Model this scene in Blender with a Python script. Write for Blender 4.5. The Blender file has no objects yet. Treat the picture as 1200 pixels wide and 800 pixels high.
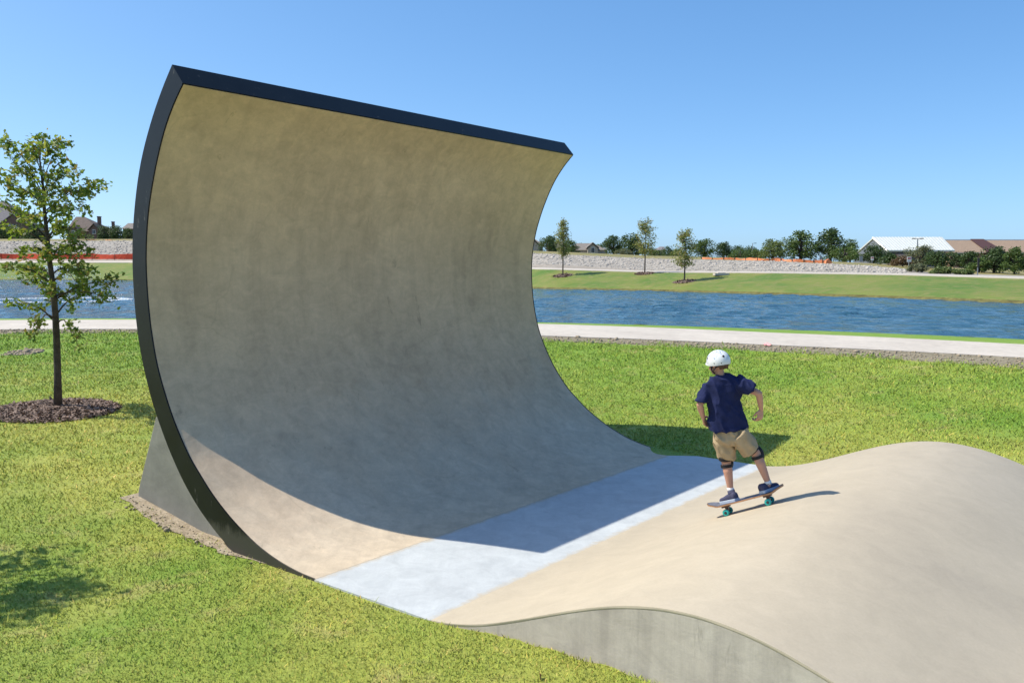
import bpy, bmesh, math, random
import numpy as np
from mathutils import Vector, Matrix, Quaternion

random.seed(7)
RNG = np.random.default_rng(7)
scene = bpy.context.scene
COL = scene.collection
R = math.radians

# ------------------------------------------------------------------ camera
EYE, FOC, HOR = 2.5, 1006.05, 315.5          # eye height; focal length and horizon of the 1200 px wide photo
PITCH = math.atan((400 - HOR) / FOC)
cam_data = bpy.data.cameras.new('camera')
cam = bpy.data.objects.new('camera', cam_data)
COL.objects.link(cam)
cam.location = (0, 0, EYE)
cam.rotation_euler = (R(90) - PITCH, 0, 0)
cam_data.sensor_width = 36
cam_data.lens = FOC / 1200 * 36
cam_data.clip_start = 0.05
cam_data.clip_end = 20000
scene.camera = cam

# ------------------------------------------------------------------ world, sun, exposure
SUN_DIR = Vector((-0.775, 0.102, 1.0)).normalized()      # towards the sun
sun_el = math.asin(SUN_DIR.z)
sun_az = math.atan2(SUN_DIR.x, SUN_DIR.y)
world = bpy.data.worlds.new('World')
scene.world = world
world.use_nodes = True
wn = world.node_tree
wn.nodes.clear()
sky = wn.nodes.new('ShaderNodeTexSky')
sky.sky_type = 'NISHITA'
sky.sun_disc = False
sky.sun_elevation = sun_el
sky.sun_rotation = sun_az
sky.altitude = 0
sky.air_density = 0.6
sky.dust_density = 1.0
sky.ozone_density = 2.0
bg = wn.nodes.new('ShaderNodeBackground')
bg.inputs['Strength'].default_value = 0.116
wo = wn.nodes.new('ShaderNodeOutputWorld')
# camera-like response of the sky colour, channel by channel
sep = wn.nodes.new('ShaderNodeSeparateColor')
com = wn.nodes.new('ShaderNodeCombineColor')
wn.links.new(sky.outputs[0], sep.inputs[0])
for ch, (pw, k) in enumerate(((1.0, 0.99), (0.80, 1.03), (0.66, 1.12))):
    p_ = wn.nodes.new('ShaderNodeMath')
    p_.operation = 'POWER'
    p_.inputs[1].default_value = pw
    m_ = wn.nodes.new('ShaderNodeMath')
    m_.operation = 'MULTIPLY'
    m_.inputs[1].default_value = k * 10 ** (1 - pw)
    wn.links.new(sep.outputs[ch], p_.inputs[0])
    wn.links.new(p_.outputs[0], m_.inputs[0])
    wn.links.new(m_.outputs[0], com.inputs[ch])
wn.links.new(com.outputs[0], bg.inputs[0])
wn.links.new(bg.outputs[0], wo.inputs[0])

sun_data = bpy.data.lights.new('sun', 'SUN')
sun_data.energy = 4.7
sun_data.angle = R(0.5)
sun_data.color = (1.0, 0.93, 0.80)
sun = bpy.data.objects.new('sun', sun_data)
COL.objects.link(sun)
sun.rotation_euler = (-SUN_DIR).to_track_quat('-Z', 'Y').to_euler()

scene.view_settings.view_transform = 'Standard'
scene.view_settings.look = 'None'
scene.view_settings.exposure = 0.35
scene.view_settings.gamma = 1
scene.view_settings.use_curve_mapping = False

# ------------------------------------------------------------------ where things stand
AZ = 0.672328
W = Vector((math.sin(AZ), math.cos(AZ), 0))        # along the ramp's width
U = Vector((-math.cos(AZ), math.sin(AZ), 0))       # from the roller towards the curved wall
K = EYE / 2.3


def ray(px, py):
    u = (400 - py) / FOC
    return Vector(((px - 600) / FOC, math.cos(PITCH) + u * math.sin(PITCH), -math.sin(PITCH) + u * math.cos(PITCH)))


def at_z(px, py, z):
    r = ray(px, py)
    return Vector((0, 0, EYE)) + r * ((z - EYE) / r.z)


def at_d(px, py, d):
    r = ray(px, py)
    return Vector((0, 0, EYE)) + r * (d / r.y)


def twz(t, w, z):
    return U * t + W * w + Vector((0, 0, z))


# terrain: heights along every bearing, interpolated between surveyed lines
def line_z(pts):
    """(bearing, range, height) of points given as column, row, height"""
    out = []
    for px, py, z in pts:
        p = at_z(px, py, z)
        out.append((math.atan2(p.x, p.y), math.hypot(p.x, p.y), z))
    return np.array(sorted(out))


def line_d(pts):
    out = []
    for px, py, d in pts:
        p = at_d(px, py, d)
        out.append((math.atan2(p.x, p.y), math.hypot(p.x, p.y), p.z))
    return np.array(sorted(out))


def line_r(pts):
    out = []
    for px, r, z in pts:
        out.append((math.atan2(px - 600, FOC), r, z))
    return np.array(sorted(out))


WATER = 0.6
LINES = [
    line_r([(0, 0.01, -0.015), (1200, 0.01, -0.015)]),
    line_r([(-400, 8.2, -.015), (160, 8.2, -.015), (640, 11.2, -.015), (1200, 11.9, -.015), (1600, 11.9, -.015)]),
    line_r([(-400, 10.0, .17), (160, 9.9, .17), (640, 13.0, .12), (1200, 13.4, .1), (1600, 13.4, .1)]),
    line_z([(-400, 392, .93), (0, 391.5, .93), (155, 390.5, .93), (400, 393, .88), (640, 400, .79), (900, 412, .68), (1200, 432, .56), (1500, 450, .5)]),
    line_z([(-400, 387, .97), (0, 386.5, .97), (155, 386, .97), (400, 388, .92), (640, 394, .83), (900, 404.5, .72), (1200, 419.5, .62), (1500, 434, .56)]),
    line_z([(-400, 376, 1.0), (0, 375.5, 1.0), (155, 375, 1.0), (400, 376, .95), (640, 380, .86), (900, 390, .76), (1200, 404, .69), (1500, 416, .66)]),
    line_z([(-400, 373.8, .98), (0, 373.8, .98), (155, 373.4, .98), (400, 374.5, .92), (640, 378.6, .83), (900, 387, .74), (1200, 399.5, .67), (1500, 411, .65)]),
    line_z([(-400, 373.5, WATER), (0, 373.3, WATER), (155, 373, WATER), (400, 374, WATER), (640, 377.8, WATER), (900, 385.5, WATER), (1200, 397.5, WATER), (1500, 409, WATER)]),
    None, None,
    line_z([(-400, 328, WATER), (0, 328, WATER), (155, 328.5, WATER), (400, 333, WATER), (640, 338.5, WATER), (900, 345, WATER), (1200, 355.7, WATER), (1500, 366, WATER)]),
    None,
    line_d([(-400, 308, 168.0), (0, 308, 168.0), (155, 308, 163.0), (400, 312, 127.0), (640, 316, 93.0), (760, 319.5, 86.0), (900, 320.3, 76.0), (1050, 322.5, 68.0), (1200, 327, 60.0), (1500, 338, 52.0)]),
    line_d([(-400, 306, 173.0), (0, 306, 173.0), (155, 306, 168.0), (400, 310, 132.0), (640, 314.3, 97.0), (760, 318, 90.0), (900, 319, 80.0), (1050, 321, 72.0), (1200, 325.3, 64.0), (1500, 336, 56.0)]),
    line_d([(-400, 304, 178.0), (0, 304, 178.0), (155, 304, 173.0), (400, 307, 139.0), (640, 309.5, 105.0), (760, 316.6, 96.0), (900, 318, 83.0), (1050, 320, 75.0), (1100, 321.3, 72.3), (1200, 324.6, 68.0), (1500, 335, 60.0)]),
    line_d([(-400, 282.5, 186.0), (0, 282.5, 186.0), (155, 282, 181.0), (400, 289, 147.0), (640, 297.5, 113.0), (760, 303, 103.0), (900, 306, 90.0), (1000, 310.5, 83.3), (1050, 314, 80.0), (1090, 319.5, 76.5), (1200, 323, 73.0), (1500, 332, 68.0)]),
    line_d([(-400, 280, 198.0), (0, 280, 198.0), (155, 280, 193.0), (400, 286, 157.0), (640, 294.5, 125.0), (760, 299.5, 114.0), (900, 303, 102.0), (1050, 310, 92.0), (1200, 320, 84.0), (1500, 328, 80.0)]),
]
NB = 17
TH = np.concatenate([np.radians(np.linspace(-180, -46, 28)), np.radians(np.linspace(-45, 45, 181)), np.radians(np.linspace(46, 180, 28))])
RB = np.zeros((NB + 2, len(TH)))
ZB = np.zeros((NB + 2, len(TH)))
for i, L in enumerate(LINES):
    if L is not None:
        RB[i] = np.interp(TH, L[:, 0], L[:, 1])
        ZB[i] = np.interp(TH, L[:, 0], L[:, 2])
RB[8], ZB[8] = RB[7] + 2.0, -0.7
RB[9], ZB[9] = RB[10] - 3.0, -0.7
RB[11], ZB[11] = RB[10] + 0.4, WATER + 0.16
RB[17], ZB[17] = 520, ZB[16] + 1.0
RB[18], ZB[18] = 9000, 3.0


def swell(x, y):
    """the lawn rises a hand's breadth along the near side of the hump"""
    t, w = x * U.x + y * U.y, x * W.x + y * W.y
    h = np.interp(t, [0.0, 2.4, 2.9, 3.4, 3.6, 3.9, 4.3], [.115, .125, .115, .09, .072, .03, 0])
    return h * np.clip((3.9514 * K + .25 - w) / .2, 0, 1)


def gz(x, y):
    x = np.atleast_1d(np.asarray(x, float))
    y = np.atleast_1d(np.asarray(y, float))
    th, r = np.arctan2(x, y), np.hypot(x, y)
    f = np.interp(th, TH, np.arange(len(TH)))
    i0 = np.clip(f.astype(int), 0, len(TH) - 2)
    a = f - i0
    rb = RB[:, i0] * (1 - a) + RB[:, i0 + 1] * a
    zb = ZB[:, i0] * (1 - a) + ZB[:, i0 + 1] * a
    k = np.clip((rb <= r).sum(0) - 1, 0, NB)
    j = np.arange(len(r))
    s = np.clip((r - rb[k, j]) / (rb[k + 1, j] - rb[k, j]), 0, 1)
    z = zb[k, j] * (1 - s) + zb[k + 1, j] * s
    return z + swell(x, y)


def g1(x, y):
    return float(gz(x, y)[0])


def at_g(px, py):
    """the point of the ground seen in that direction"""
    r = ray(px, py)
    s = np.arange(3.0, 260.0, 0.02)
    xs, ys, zs = r.x * s, r.y * s, EYE + r.z * s
    k = np.argmax(zs <= gz(xs, ys))
    return Vector((xs[k], ys[k], float(gz(xs[k], ys[k])[0])))


# ------------------------------------------------------------------ materials
def new_mat(name):
    m = bpy.data.materials.new(name)
    m.use_nodes = True
    nt = m.node_tree
    return m, nt, nt.nodes['Principled BSDF']


def N(nt, kind, **kw):
    n = nt.nodes.new(kind)
    for k, v in kw.items():
        if hasattr(n, k):
            setattr(n, k, v)
        else:
            n.inputs[k.replace('_', ' ')].default_value = v
    return n


def coords(nt, scale=(1, 1, 1), rot=(0, 0, 0)):
    tc = nt.nodes.new('ShaderNodeTexCoord')
    mp = nt.nodes.new('ShaderNodeMapping')
    mp.inputs['Scale'].default_value = scale
    mp.inputs['Rotation'].default_value = rot
    nt.links.new(tc.outputs['Object'], mp.inputs['Vector'])
    return mp.outputs['Vector']


def noise(nt, vec, scale, detail=4, rough=0.55, dist=0.0):
    n = nt.nodes.new('ShaderNodeTexNoise')
    n.inputs['Scale'].default_value = scale
    n.inputs['Detail'].default_value = detail
    n.inputs['Roughness'].default_value = rough
    n.inputs['Distortion'].default_value = dist
    nt.links.new(vec, n.inputs['Vector'])
    return n.outputs['Fac']


def ramp(nt, fac, stops):
    r = nt.nodes.new('ShaderNodeValToRGB')
    el = r.color_ramp.elements
    while len(el) < len(stops):
        el.new(0.5)
    for e, (p, c) in zip(el, stops):
        e.position = p
        e.color = (*c, 1) if len(c) == 3 else c
    nt.links.new(fac, r.inputs['Fac'])
    return r.outputs['Color']


def mix(nt, fac, a, b, mode='MIX'):
    m = nt.nodes.new('ShaderNodeMix')
    m.data_type = 'RGBA'
    m.blend_type = mode
    for sock, v in ((m.inputs[0], fac), (m.inputs[6], a), (m.inputs[7], b)):
        if isinstance(v, (int, float)):
            sock.default_value = v
        elif isinstance(v, tuple):
            sock.default_value = (*v, 1)
        else:
            nt.links.new(v, sock)
    return m.outputs[2]


def bump(nt, bsdf, h, strength, dist=0.02):
    b = nt.nodes.new('ShaderNodeBump')
    b.inputs['Strength'].default_value = strength
    b.inputs['Distance'].default_value = dist
    nt.links.new(h, b.inputs['Height'])
    nt.links.new(b.outputs['Normal'], bsdf.inputs['Normal'])


def simple(name, col, rough=0.7, var=0.15, scale=8, bumpy=0.0, metal=0.0, spec=0.4):
    m, nt, b = new_mat(name)
    v = coords(nt)
    f = noise(nt, v, scale, 5)
    lo = tuple(c * (1 - var) for c in col)
    hi = tuple(min(1, c * (1 + var)) for c in col)
    nt.links.new(ramp(nt, f, [(0.3, lo), (0.7, hi)]), b.inputs['Base Color'])
    b.inputs['Roughness'].default_value = rough
    b.inputs['Metallic'].default_value = metal
    b.inputs['Specular IOR Level'].default_value = spec
    if bumpy:
        bump(nt, b, noise(nt, v, scale * 4, 5), bumpy, 0.01)
    return m


RAMP_ROT = (0, 0, AZ)        # turns world x, y so that textures run along the ramp


def concrete(name, lo, mid, hi, stain=(0.25, 0.21, 0.16), stain_amt=0.35, streak=0.3, rough=0.75, crack=0.35, drips=0.0, ochre=False, worn=None, relief=1.0, mott=0.55):
    m, nt, b = new_mat(name)
    v = coords(nt, (1, 1, 1), RAMP_ROT)
    big = noise(nt, v, 0.7, 6, 0.6, 0.4)
    c = ramp(nt, big, [(0.3, lo), (0.5, mid), (0.72, hi)])
    med = noise(nt, coords(nt, (1.0, 1.0, 1.6), RAMP_ROT), 4.5, 7, 0.68, 0.8)
    c = mix(nt, mott, c, ramp(nt, med, [(0.3, (0.72, 0.72, 0.72)), (0.7, (1.16, 1.15, 1.13))]), 'MULTIPLY')
    if streak:       # trowel marks across the width
        st = noise(nt, coords(nt, (9, 0.9, 9), RAMP_ROT), 2.2, 6, 0.7, 0.3)
        c = mix(nt, streak, c, ramp(nt, st, [(0.34, (0.8, 0.8, 0.81)), (0.62, (1.1, 1.09, 1.07))]), 'MULTIPLY')
    blot = noise(nt, v, 1.6, 8, 0.72, 1.0)
    sm = ramp(nt, blot, [(0.56, (0, 0, 0)), (0.74, (1, 1, 1))])
    sf = nt.nodes.new('ShaderNodeMath')
    sf.operation = 'MULTIPLY'
    nt.links.new(sm, sf.inputs[0])
    sf.inputs[1].default_value = stain_amt
    c = mix(nt, sf.outputs[0], c, stain)
    # hairline cracks
    vo = nt.nodes.new('ShaderNodeTexVoronoi')
    vo.feature = 'DISTANCE_TO_EDGE'
    vo.inputs['Scale'].default_value = 0.55
    wob = nt.nodes.new('ShaderNodeTexNoise')
    wob.inputs['Scale'].default_value = 2.5
    wob.inputs['Detail'].default_value = 5
    nt.links.new(v, wob.inputs['Vector'])
    add = nt.nodes.new('ShaderNodeMixRGB')
    add.blend_type = 'ADD'
    add.inputs[0].default_value = 0.35
    nt.links.new(v, add.inputs[1])
    nt.links.new(wob.outputs['Color'], add.inputs[2])
    nt.links.new(add.outputs[0], vo.inputs['Vector'])
    ck = ramp(nt, vo.outputs['Distance'], [(0.0, (1, 1, 1)), (0.006, (0, 0, 0))])
    gate = ramp(nt, noise(nt, v, 0.9, 3), [(0.5, (0, 0, 0)), (0.62, (1, 1, 1))])
    cm = mix(nt, 1.0, ck, gate, 'MULTIPLY')
    cf = nt.nodes.new('ShaderNodeMath')
    cf.operation = 'MULTIPLY'
    nt.links.new(cm, cf.inputs[0])
    cf.inputs[1].default_value = crack
    c = mix(nt, cf.outputs[0], c, tuple(x * 0.4 for x in lo))
    if drips:        # rain streaks and rubber scuffs run up and down the face
        dv = noise(nt, coords(nt, (1, 1, 0.07), RAMP_ROT), 5.5, 6, 0.7, 0.25)
        c = mix(nt, drips, c, ramp(nt, dv, [(0.36, (0.74, 0.735, 0.74)), (0.56, (1.07, 1.07, 1.06))]), 'MULTIPLY')
        sv = noise(nt, coords(nt, (1, 1, 0.22), (0.06, 0.1, AZ)), 3.3, 5, 0.75, 0.5)
        sm2 = ramp(nt, sv, [(0.63, (0, 0, 0)), (0.72, (0.6, 0.6, 0.6))])
        c = mix(nt, sm2, c, tuple(x * 0.55 for x in lo))
    if worn:         # the pale coat is scuffed through along both edges
        tc = nt.nodes.new('ShaderNodeTexCoord')
        dp = nt.nodes.new('ShaderNodeVectorMath')
        dp.operation = 'DOT_PRODUCT'
        nt.links.new(tc.outputs['Object'], dp.inputs[0])
        dp.inputs[1].default_value = (-math.cos(AZ), math.sin(AZ), 0)
        t0, t1, tan = worn
        cen = nt.nodes.new('ShaderNodeMath')
        cen.operation = 'SUBTRACT'
        nt.links.new(dp.outputs['Value'], cen.inputs[0])
        cen.inputs[1].default_value = (t0 + t1) / 2
        ab = nt.nodes.new('ShaderNodeMath')
        ab.operation = 'ABSOLUTE'
        nt.links.new(cen.outputs[0], ab.inputs[0])
        ew = nt.nodes.new('ShaderNodeMath')
        ew.operation = 'MULTIPLY_ADD'
        nt.links.new(noise(nt, v, 7, 7, 0.75, 0.4), ew.inputs[0])
        ew.inputs[1].default_value = 0.22
        nt.links.new(ab.outputs[0], ew.inputs[2])
        half = (t1 - t0) / 2
        mr = nt.nodes.new('ShaderNodeMapRange')
        mr.inputs['From Min'].default_value = half + 0.045
        mr.inputs['From Max'].default_value = half + 0.115
        nt.links.new(ew.outputs[0], mr.inputs['Value'])
        c = mix(nt, mr.outputs[0], c, tan)
    if ochre:        # browner tint above the foot, paler towards the top, varied by noise
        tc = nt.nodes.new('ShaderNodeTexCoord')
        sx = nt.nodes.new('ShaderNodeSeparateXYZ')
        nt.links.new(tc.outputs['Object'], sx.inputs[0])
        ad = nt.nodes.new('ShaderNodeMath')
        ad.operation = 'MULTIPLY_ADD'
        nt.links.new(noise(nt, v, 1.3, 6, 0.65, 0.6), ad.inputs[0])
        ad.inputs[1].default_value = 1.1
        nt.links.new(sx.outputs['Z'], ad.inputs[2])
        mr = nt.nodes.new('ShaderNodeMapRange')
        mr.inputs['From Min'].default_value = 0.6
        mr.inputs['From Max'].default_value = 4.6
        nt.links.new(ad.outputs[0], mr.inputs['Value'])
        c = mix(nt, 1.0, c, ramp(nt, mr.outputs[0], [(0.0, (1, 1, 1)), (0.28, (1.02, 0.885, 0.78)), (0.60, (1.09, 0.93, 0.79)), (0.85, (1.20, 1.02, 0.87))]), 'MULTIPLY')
    fine = noise(nt, v, 60, 4, 0.7)
    c = mix(nt, 0.3, c, ramp(nt, fine, [(0.3, (0.85, 0.85, 0.85)), (0.7, (1.12, 1.12, 1.12))]), 'MULTIPLY')
    nt.links.new(c, b.inputs['Base Color'])
    b.inputs['Roughness'].default_value = rough
    b.inputs['Specular IOR Level'].default_value = 0.3
    hs = nt.nodes.new('ShaderNodeMath')
    hs.operation = 'ADD'
    nt.links.new(med, hs.inputs[0])
    nt.links.new(noise(nt, v, 25, 5, 0.7), hs.inputs[1])
    bump(nt, b, hs.outputs[0] if relief >= 1 else noise(nt, v, 45, 5, 0.7), 0.12 * relief, 0.012)
    return m


M = {}
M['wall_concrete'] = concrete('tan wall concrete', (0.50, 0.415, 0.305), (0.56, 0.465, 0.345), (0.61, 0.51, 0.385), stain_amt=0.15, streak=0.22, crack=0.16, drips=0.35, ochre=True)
M['roller_concrete'] = concrete('tan roller concrete', (0.41, 0.355, 0.272), (0.445, 0.385, 0.292), (0.475, 0.412, 0.315), stain=(0.40, 0.35, 0.285), stain_amt=0.25, crack=0.0, streak=0.04, relief=0.35, mott=0.26)
M['pale_concrete'] = concrete('pale band concrete', (0.45, 0.475, 0.49), (0.48, 0.51, 0.525), (0.51, 0.54, 0.555), stain=(0.40, 0.43, 0.46), stain_amt=0.3, crack=0.0, streak=0.12, relief=0.4, worn=(3.8265 * K, 5.03 * K, (0.46, 0.40, 0.31)))
M['grey_concrete'] = concrete('grey formed concrete', (0.43, 0.375, 0.325), (0.515, 0.455, 0.40), (0.585, 0.525, 0.47), stain=(0.24, 0.215, 0.18), stain_amt=0.5, streak=0.0, drips=0.6)
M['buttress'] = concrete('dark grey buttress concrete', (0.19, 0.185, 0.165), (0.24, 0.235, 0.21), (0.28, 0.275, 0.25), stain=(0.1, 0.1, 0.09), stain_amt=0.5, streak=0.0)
M['path_concrete'] = concrete('path concrete', (0.47, 0.42, 0.36), (0.52, 0.47, 0.405), (0.57, 0.515, 0.445), stain_amt=0.15, streak=0.0, crack=0.0)


def steel():
    m, nt, b = new_mat('black painted steel')
    v = coords(nt)
    f = noise(nt, v, 3, 6, 0.65)
    c = ramp(nt, f, [(0.3, (0.005, 0.006, 0.007)), (0.7, (0.010, 0.0115, 0.013))])
    sc = noise(nt, coords(nt, (1, 1, 0.25), (0.5, 0.3, 0.9)), 22, 3, 0.8)
    mk = ramp(nt, sc, [(0.66, (0, 0, 0)), (0.72, (1, 1, 1))])
    c = mix(nt, mk, c, (0.09, 0.085, 0.08))
    tc = nt.nodes.new('ShaderNodeTexCoord')
    sx = nt.nodes.new('ShaderNodeSeparateXYZ')
    nt.links.new(tc.outputs['Object'], sx.inputs[0])
    ad = nt.nodes.new('ShaderNodeMath')
    ad.operation = 'MULTIPLY_ADD'
    nt.links.new(noise(nt, coords(nt, (1, 1, .3)), 14, 6, 0.75), ad.inputs[0])
    ad.inputs[1].default_value = -0.3
    nt.links.new(sx.outputs['Z'], ad.inputs[2])
    dust = ramp(nt, ad.outputs[0], [(0.0, (0.4, 0.4, 0.4)), (0.08, (0, 0, 0))])
    c = mix(nt, dust, c, (0.13, 0.12, 0.10))
    nt.links.new(c, b.inputs['Base Color'])
    b.inputs['Roughness'].default_value = 0.38
    b.inputs['Specular IOR Level'].default_value = 0.22
    bump(nt, b, noise(nt, v, 9, 4), 0.05, 0.01)
    return m


M['steel'] = steel()


def lawn(name, green, yellow, straw, scale=0.28, tint=False, lush=False):
    m, nt, b = new_mat(name)
    v = coords(nt)
    f = noise(nt, v, scale, 6, 0.62, 0.6)
    c = ramp(nt, f, [(0.34, green), (0.46, tuple((a + d) / 2 for a, d in zip(green, yellow))), (0.58, yellow)])
    if lush:         # watered, greener strip towards the pond path; drier turf by the ramp
        tc = nt.nodes.new('ShaderNodeTexCoord')
        sx = nt.nodes.new('ShaderNodeSeparateXYZ')
        nt.links.new(tc.outputs['Object'], sx.inputs[0])
        ad = nt.nodes.new('ShaderNodeMath')
        ad.operation = 'MULTIPLY_ADD'
        nt.links.new(noise(nt, coords(nt, (0.6, 1, 1)), 0.35, 5, 0.6), ad.inputs[0])
        ad.inputs[1].default_value = 14.0
        nt.links.new(sx.outputs['Y'], ad.inputs[2])
        mr = nt.nodes.new('ShaderNodeMapRange')
        mr.inputs['From Min'].default_value = 17.0
        mr.inputs['From Max'].default_value = 26.0
        nt.links.new(ad.outputs[0], mr.inputs['Value'])
        c = mix(nt, ramp(nt, mr.outputs[0], [(0, (0, 0, 0)), (1, (0.8, 0.8, 0.8))]), c, tuple(g * q for g, q in zip(green, (0.95, 1.02, 0.9))))
    f2 = noise(nt, v, scale * 7, 6, 0.7, 0.5)
    c = mix(nt, ramp(nt, f2, [(0.55 if tint or lush else 0.47, (0, 0, 0)), (0.75 if tint or lush else 0.66, (0.75, 0.75, 0.75))]), c, straw)
    f3 = noise(nt, v, 35 if not tint else 3, 5, 0.75)
    c = mix(nt, 0.7, c, ramp(nt, f3, [(0.3, (0.6, 0.62, 0.55)), (0.7, (1.35, 1.33, 1.3))]), 'MULTIPLY')
    if tint:
        at = nt.nodes.new('ShaderNodeAttribute')
        at.attribute_name = 'tint'
        c = mix(nt, 1.0, c, at.outputs['Color'], 'MULTIPLY')
    nt.links.new(c, b.inputs['Base Color'])
    b.inputs['Roughness'].default_value = 0.65
    b.inputs['Specular IOR Level'].default_value = 0.2
    if tint:
        tr = nt.nodes.new('ShaderNodeBsdfTranslucent')
        nt.links.new(c, tr.inputs['Color'])
        gm = nt.nodes.new('ShaderNodeNewGeometry')       # bent blades catch light like the turf as a whole
        vm = nt.nodes.new('ShaderNodeVectorMath')
        vm.operation = 'MULTIPLY_ADD'
        nt.links.new(gm.outputs['Normal'], vm.inputs[0])
        vm.inputs[1].default_value = (0.45, 0.45, 0.45)
        vm.inputs[2].default_value = (0, 0, 0.8)
        vn = nt.nodes.new('ShaderNodeVectorMath')
        vn.operation = 'NORMALIZE'
        nt.links.new(vm.outputs[0], vn.inputs[0])
        nt.links.new(vn.outputs[0], b.inputs['Normal'])
        ms = nt.nodes.new('ShaderNodeMixShader')
        ms.inputs[0].default_value = 0.22
        out = nt.nodes['Material Output']
        nt.links.new(b.outputs[0], ms.inputs[1])
        nt.links.new(tr.outputs[0], ms.inputs[2])
        nt.links.new(ms.outputs[0], out.inputs[0])
    else:
        bump(nt, b, noise(nt, v, 22, 6, 0.8), 0.6, 0.05)
    return m


LG, LY, LS = (0.17, 0.29, 0.036), (0.355, 0.38, 0.076), (0.45, 0.375, 0.16)
M['lawn'] = lawn('mown lawn', LG, LY, LS, lush=True)
M['blades'] = lawn('grass blades', tuple(c * 1.2 for c in LG), tuple(c * 1.2 for c in LY), tuple(c * 1.2 for c in LS), tint=True, lush=True)
M['far_lawn'] = lawn('far bank grass', (0.085, 0.165, 0.022), (0.17, 0.205, 0.04), (0.25, 0.215, 0.08), scale=0.16)
M['dry_grass'] = lawn('dry tall grass', (0.16, 0.17, 0.05), (0.27, 0.23, 0.09), (0.32, 0.25, 0.13), scale=0.15)


def dirt(name, a, b_, c_, scale=6):
    m, nt, b = new_mat(name)
    v = coords(nt)
    f = noise(nt, v, scale, 8, 0.75, 0.3)
    c = ramp(nt, f, [(0.3, a), (0.5, b_), (0.72, c_)])
    vo = nt.nodes.new('ShaderNodeTexVoronoi')
    vo.inputs['Scale'].default_value = scale * 4
    nt.links.new(v, vo.inputs['Vector'])
    c = mix(nt, 0.5, c, ramp(nt, vo.outputs['Distance'], [(0.0, (1.3, 1.3, 1.3)), (0.6, (0.6, 0.6, 0.6))]), 'MULTIPLY')
    nt.links.new(c, b.inputs['Base Color'])
    b.inputs['Roughness'].default_value = 0.9
    b.inputs['Specular IOR Level'].default_value = 0.1
    bump(nt, b, f, 0.5, 0.05)
    return m


M['dirt'] = dirt('dirt verge', (0.17, 0.145, 0.095), (0.27, 0.235, 0.165), (0.38, 0.335, 0.25), 5)
M['bank_mud'] = dirt('muddy bank', (0.07, 0.065, 0.03), (0.16, 0.15, 0.055), (0.22, 0.21, 0.075), 1.2)
M['far_dirt'] = dirt('far dirt', (0.26, 0.23, 0.19), (0.36, 0.32, 0.27), (0.46, 0.42, 0.37), 0.6)
M['gravel_bed'] = dirt('crushed rock bed', (0.24, 0.22, 0.19), (0.38, 0.35, 0.31), (0.46, 0.43, 0.39), 1.0)
M['gravel'] = dirt('sandy gravel', (0.26, 0.21, 0.15), (0.40, 0.33, 0.24), (0.52, 0.45, 0.35), 9)


def water():
    m, nt, b = new_mat('pond water')
    b.inputs['Base Color'].default_value = (0.024, 0.082, 0.125, 1)
    b.inputs['Roughness'].default_value = 0.1
    b.inputs['IOR'].default_value = 1.33
    b.inputs['Specular IOR Level'].default_value = 0.3
    a = noise(nt, coords(nt, (1.0, 0.30, 1), (0, 0, 0.2)), 1.15, 4, 0.6, 0.5)
    c = noise(nt, coords(nt, (1.0, 0.8, 1), (0, 0, -0.3)), 3.2, 5, 0.6, 0.8)
    s = nt.nodes.new('ShaderNodeMath')
    s.operation = 'MULTIPLY_ADD'
    nt.links.new(c, s.inputs[0])
    s.inputs[1].default_value = 0.3
    nt.links.new(a, s.inputs[2])
    bump(nt, b, s.outputs[0], 1.0, 0.5)
    return m


M['water'] = water()
M['mulch'] = dirt('bark mulch', (0.09, 0.065, 0.05), (0.18, 0.135, 0.105), (0.28, 0.22, 0.18), 14)
M['chips'] = simple('bark chips', (0.24, 0.175, 0.14), 0.9, 0.6, 9)
M['bark'] = simple('tree bark', (0.065, 0.052, 0.042), 0.9, 0.4, 14, 0.5)
M['rock'] = simple('pale limestone riprap', (0.40, 0.37, 0.33), 0.9, 0.35, 0.9, 0.3)


def leaf(name, cols, trans=0.35):
    m, nt, b = new_mat(name)
    g = nt.nodes.new('ShaderNodeNewGeometry')
    n = len(cols)
    c = ramp(nt, g.outputs['Random Per Island'], [((i + 0.0) / max(1, n - 1), k) for i, k in enumerate(cols)])
    nt.links.new(c, b.inputs['Base Color'])
    b.inputs['Roughness'].default_value = 0.5
    b.inputs['Specular IOR Level'].default_value = 0.3
    tr = nt.nodes.new('ShaderNodeBsdfTranslucent')
    nt.links.new(mix(nt, 1.0, c, (1.25, 1.2, 0.7), 'MULTIPLY'), tr.inputs['Color'])
    ms = nt.nodes.new('ShaderNodeMixShader')
    ms.inputs[0].default_value = trans
    nt.links.new(b.outputs[0], ms.inputs[1])
    nt.links.new(tr.outputs[0], ms.inputs[2])
    nt.links.new(ms.outputs[0], nt.nodes['Material Output'].inputs[0])
    return m


M['oak_leaf'] = leaf('young oak leaves', [(0.075, 0.14, 0.03), (0.13, 0.21, 0.04), (0.21, 0.28, 0.055), (0.11, 0.18, 0.04), (0.31, 0.35, 0.09), (0.22, 0.16, 0.07)], 0.5)
M['young_leaf'] = leaf('sapling leaves', [(0.15, 0.21, 0.06), (0.22, 0.27, 0.09), (0.31, 0.31, 0.12), (0.33, 0.25, 0.14)], 0.45)
M['dark_leaf'] = leaf('dark foliage', [(0.042, 0.075, 0.028), (0.066, 0.112, 0.04), (0.098, 0.15, 0.052)], 0.25)
M['mid_leaf'] = leaf('green foliage', [(0.06, 0.11, 0.03), (0.095, 0.155, 0.045), (0.14, 0.19, 0.06)], 0.3)
M['light_leaf'] = leaf('light green foliage', [(0.10, 0.155, 0.05), (0.15, 0.20, 0.07), (0.19, 0.225, 0.085)], 0.3)
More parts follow.
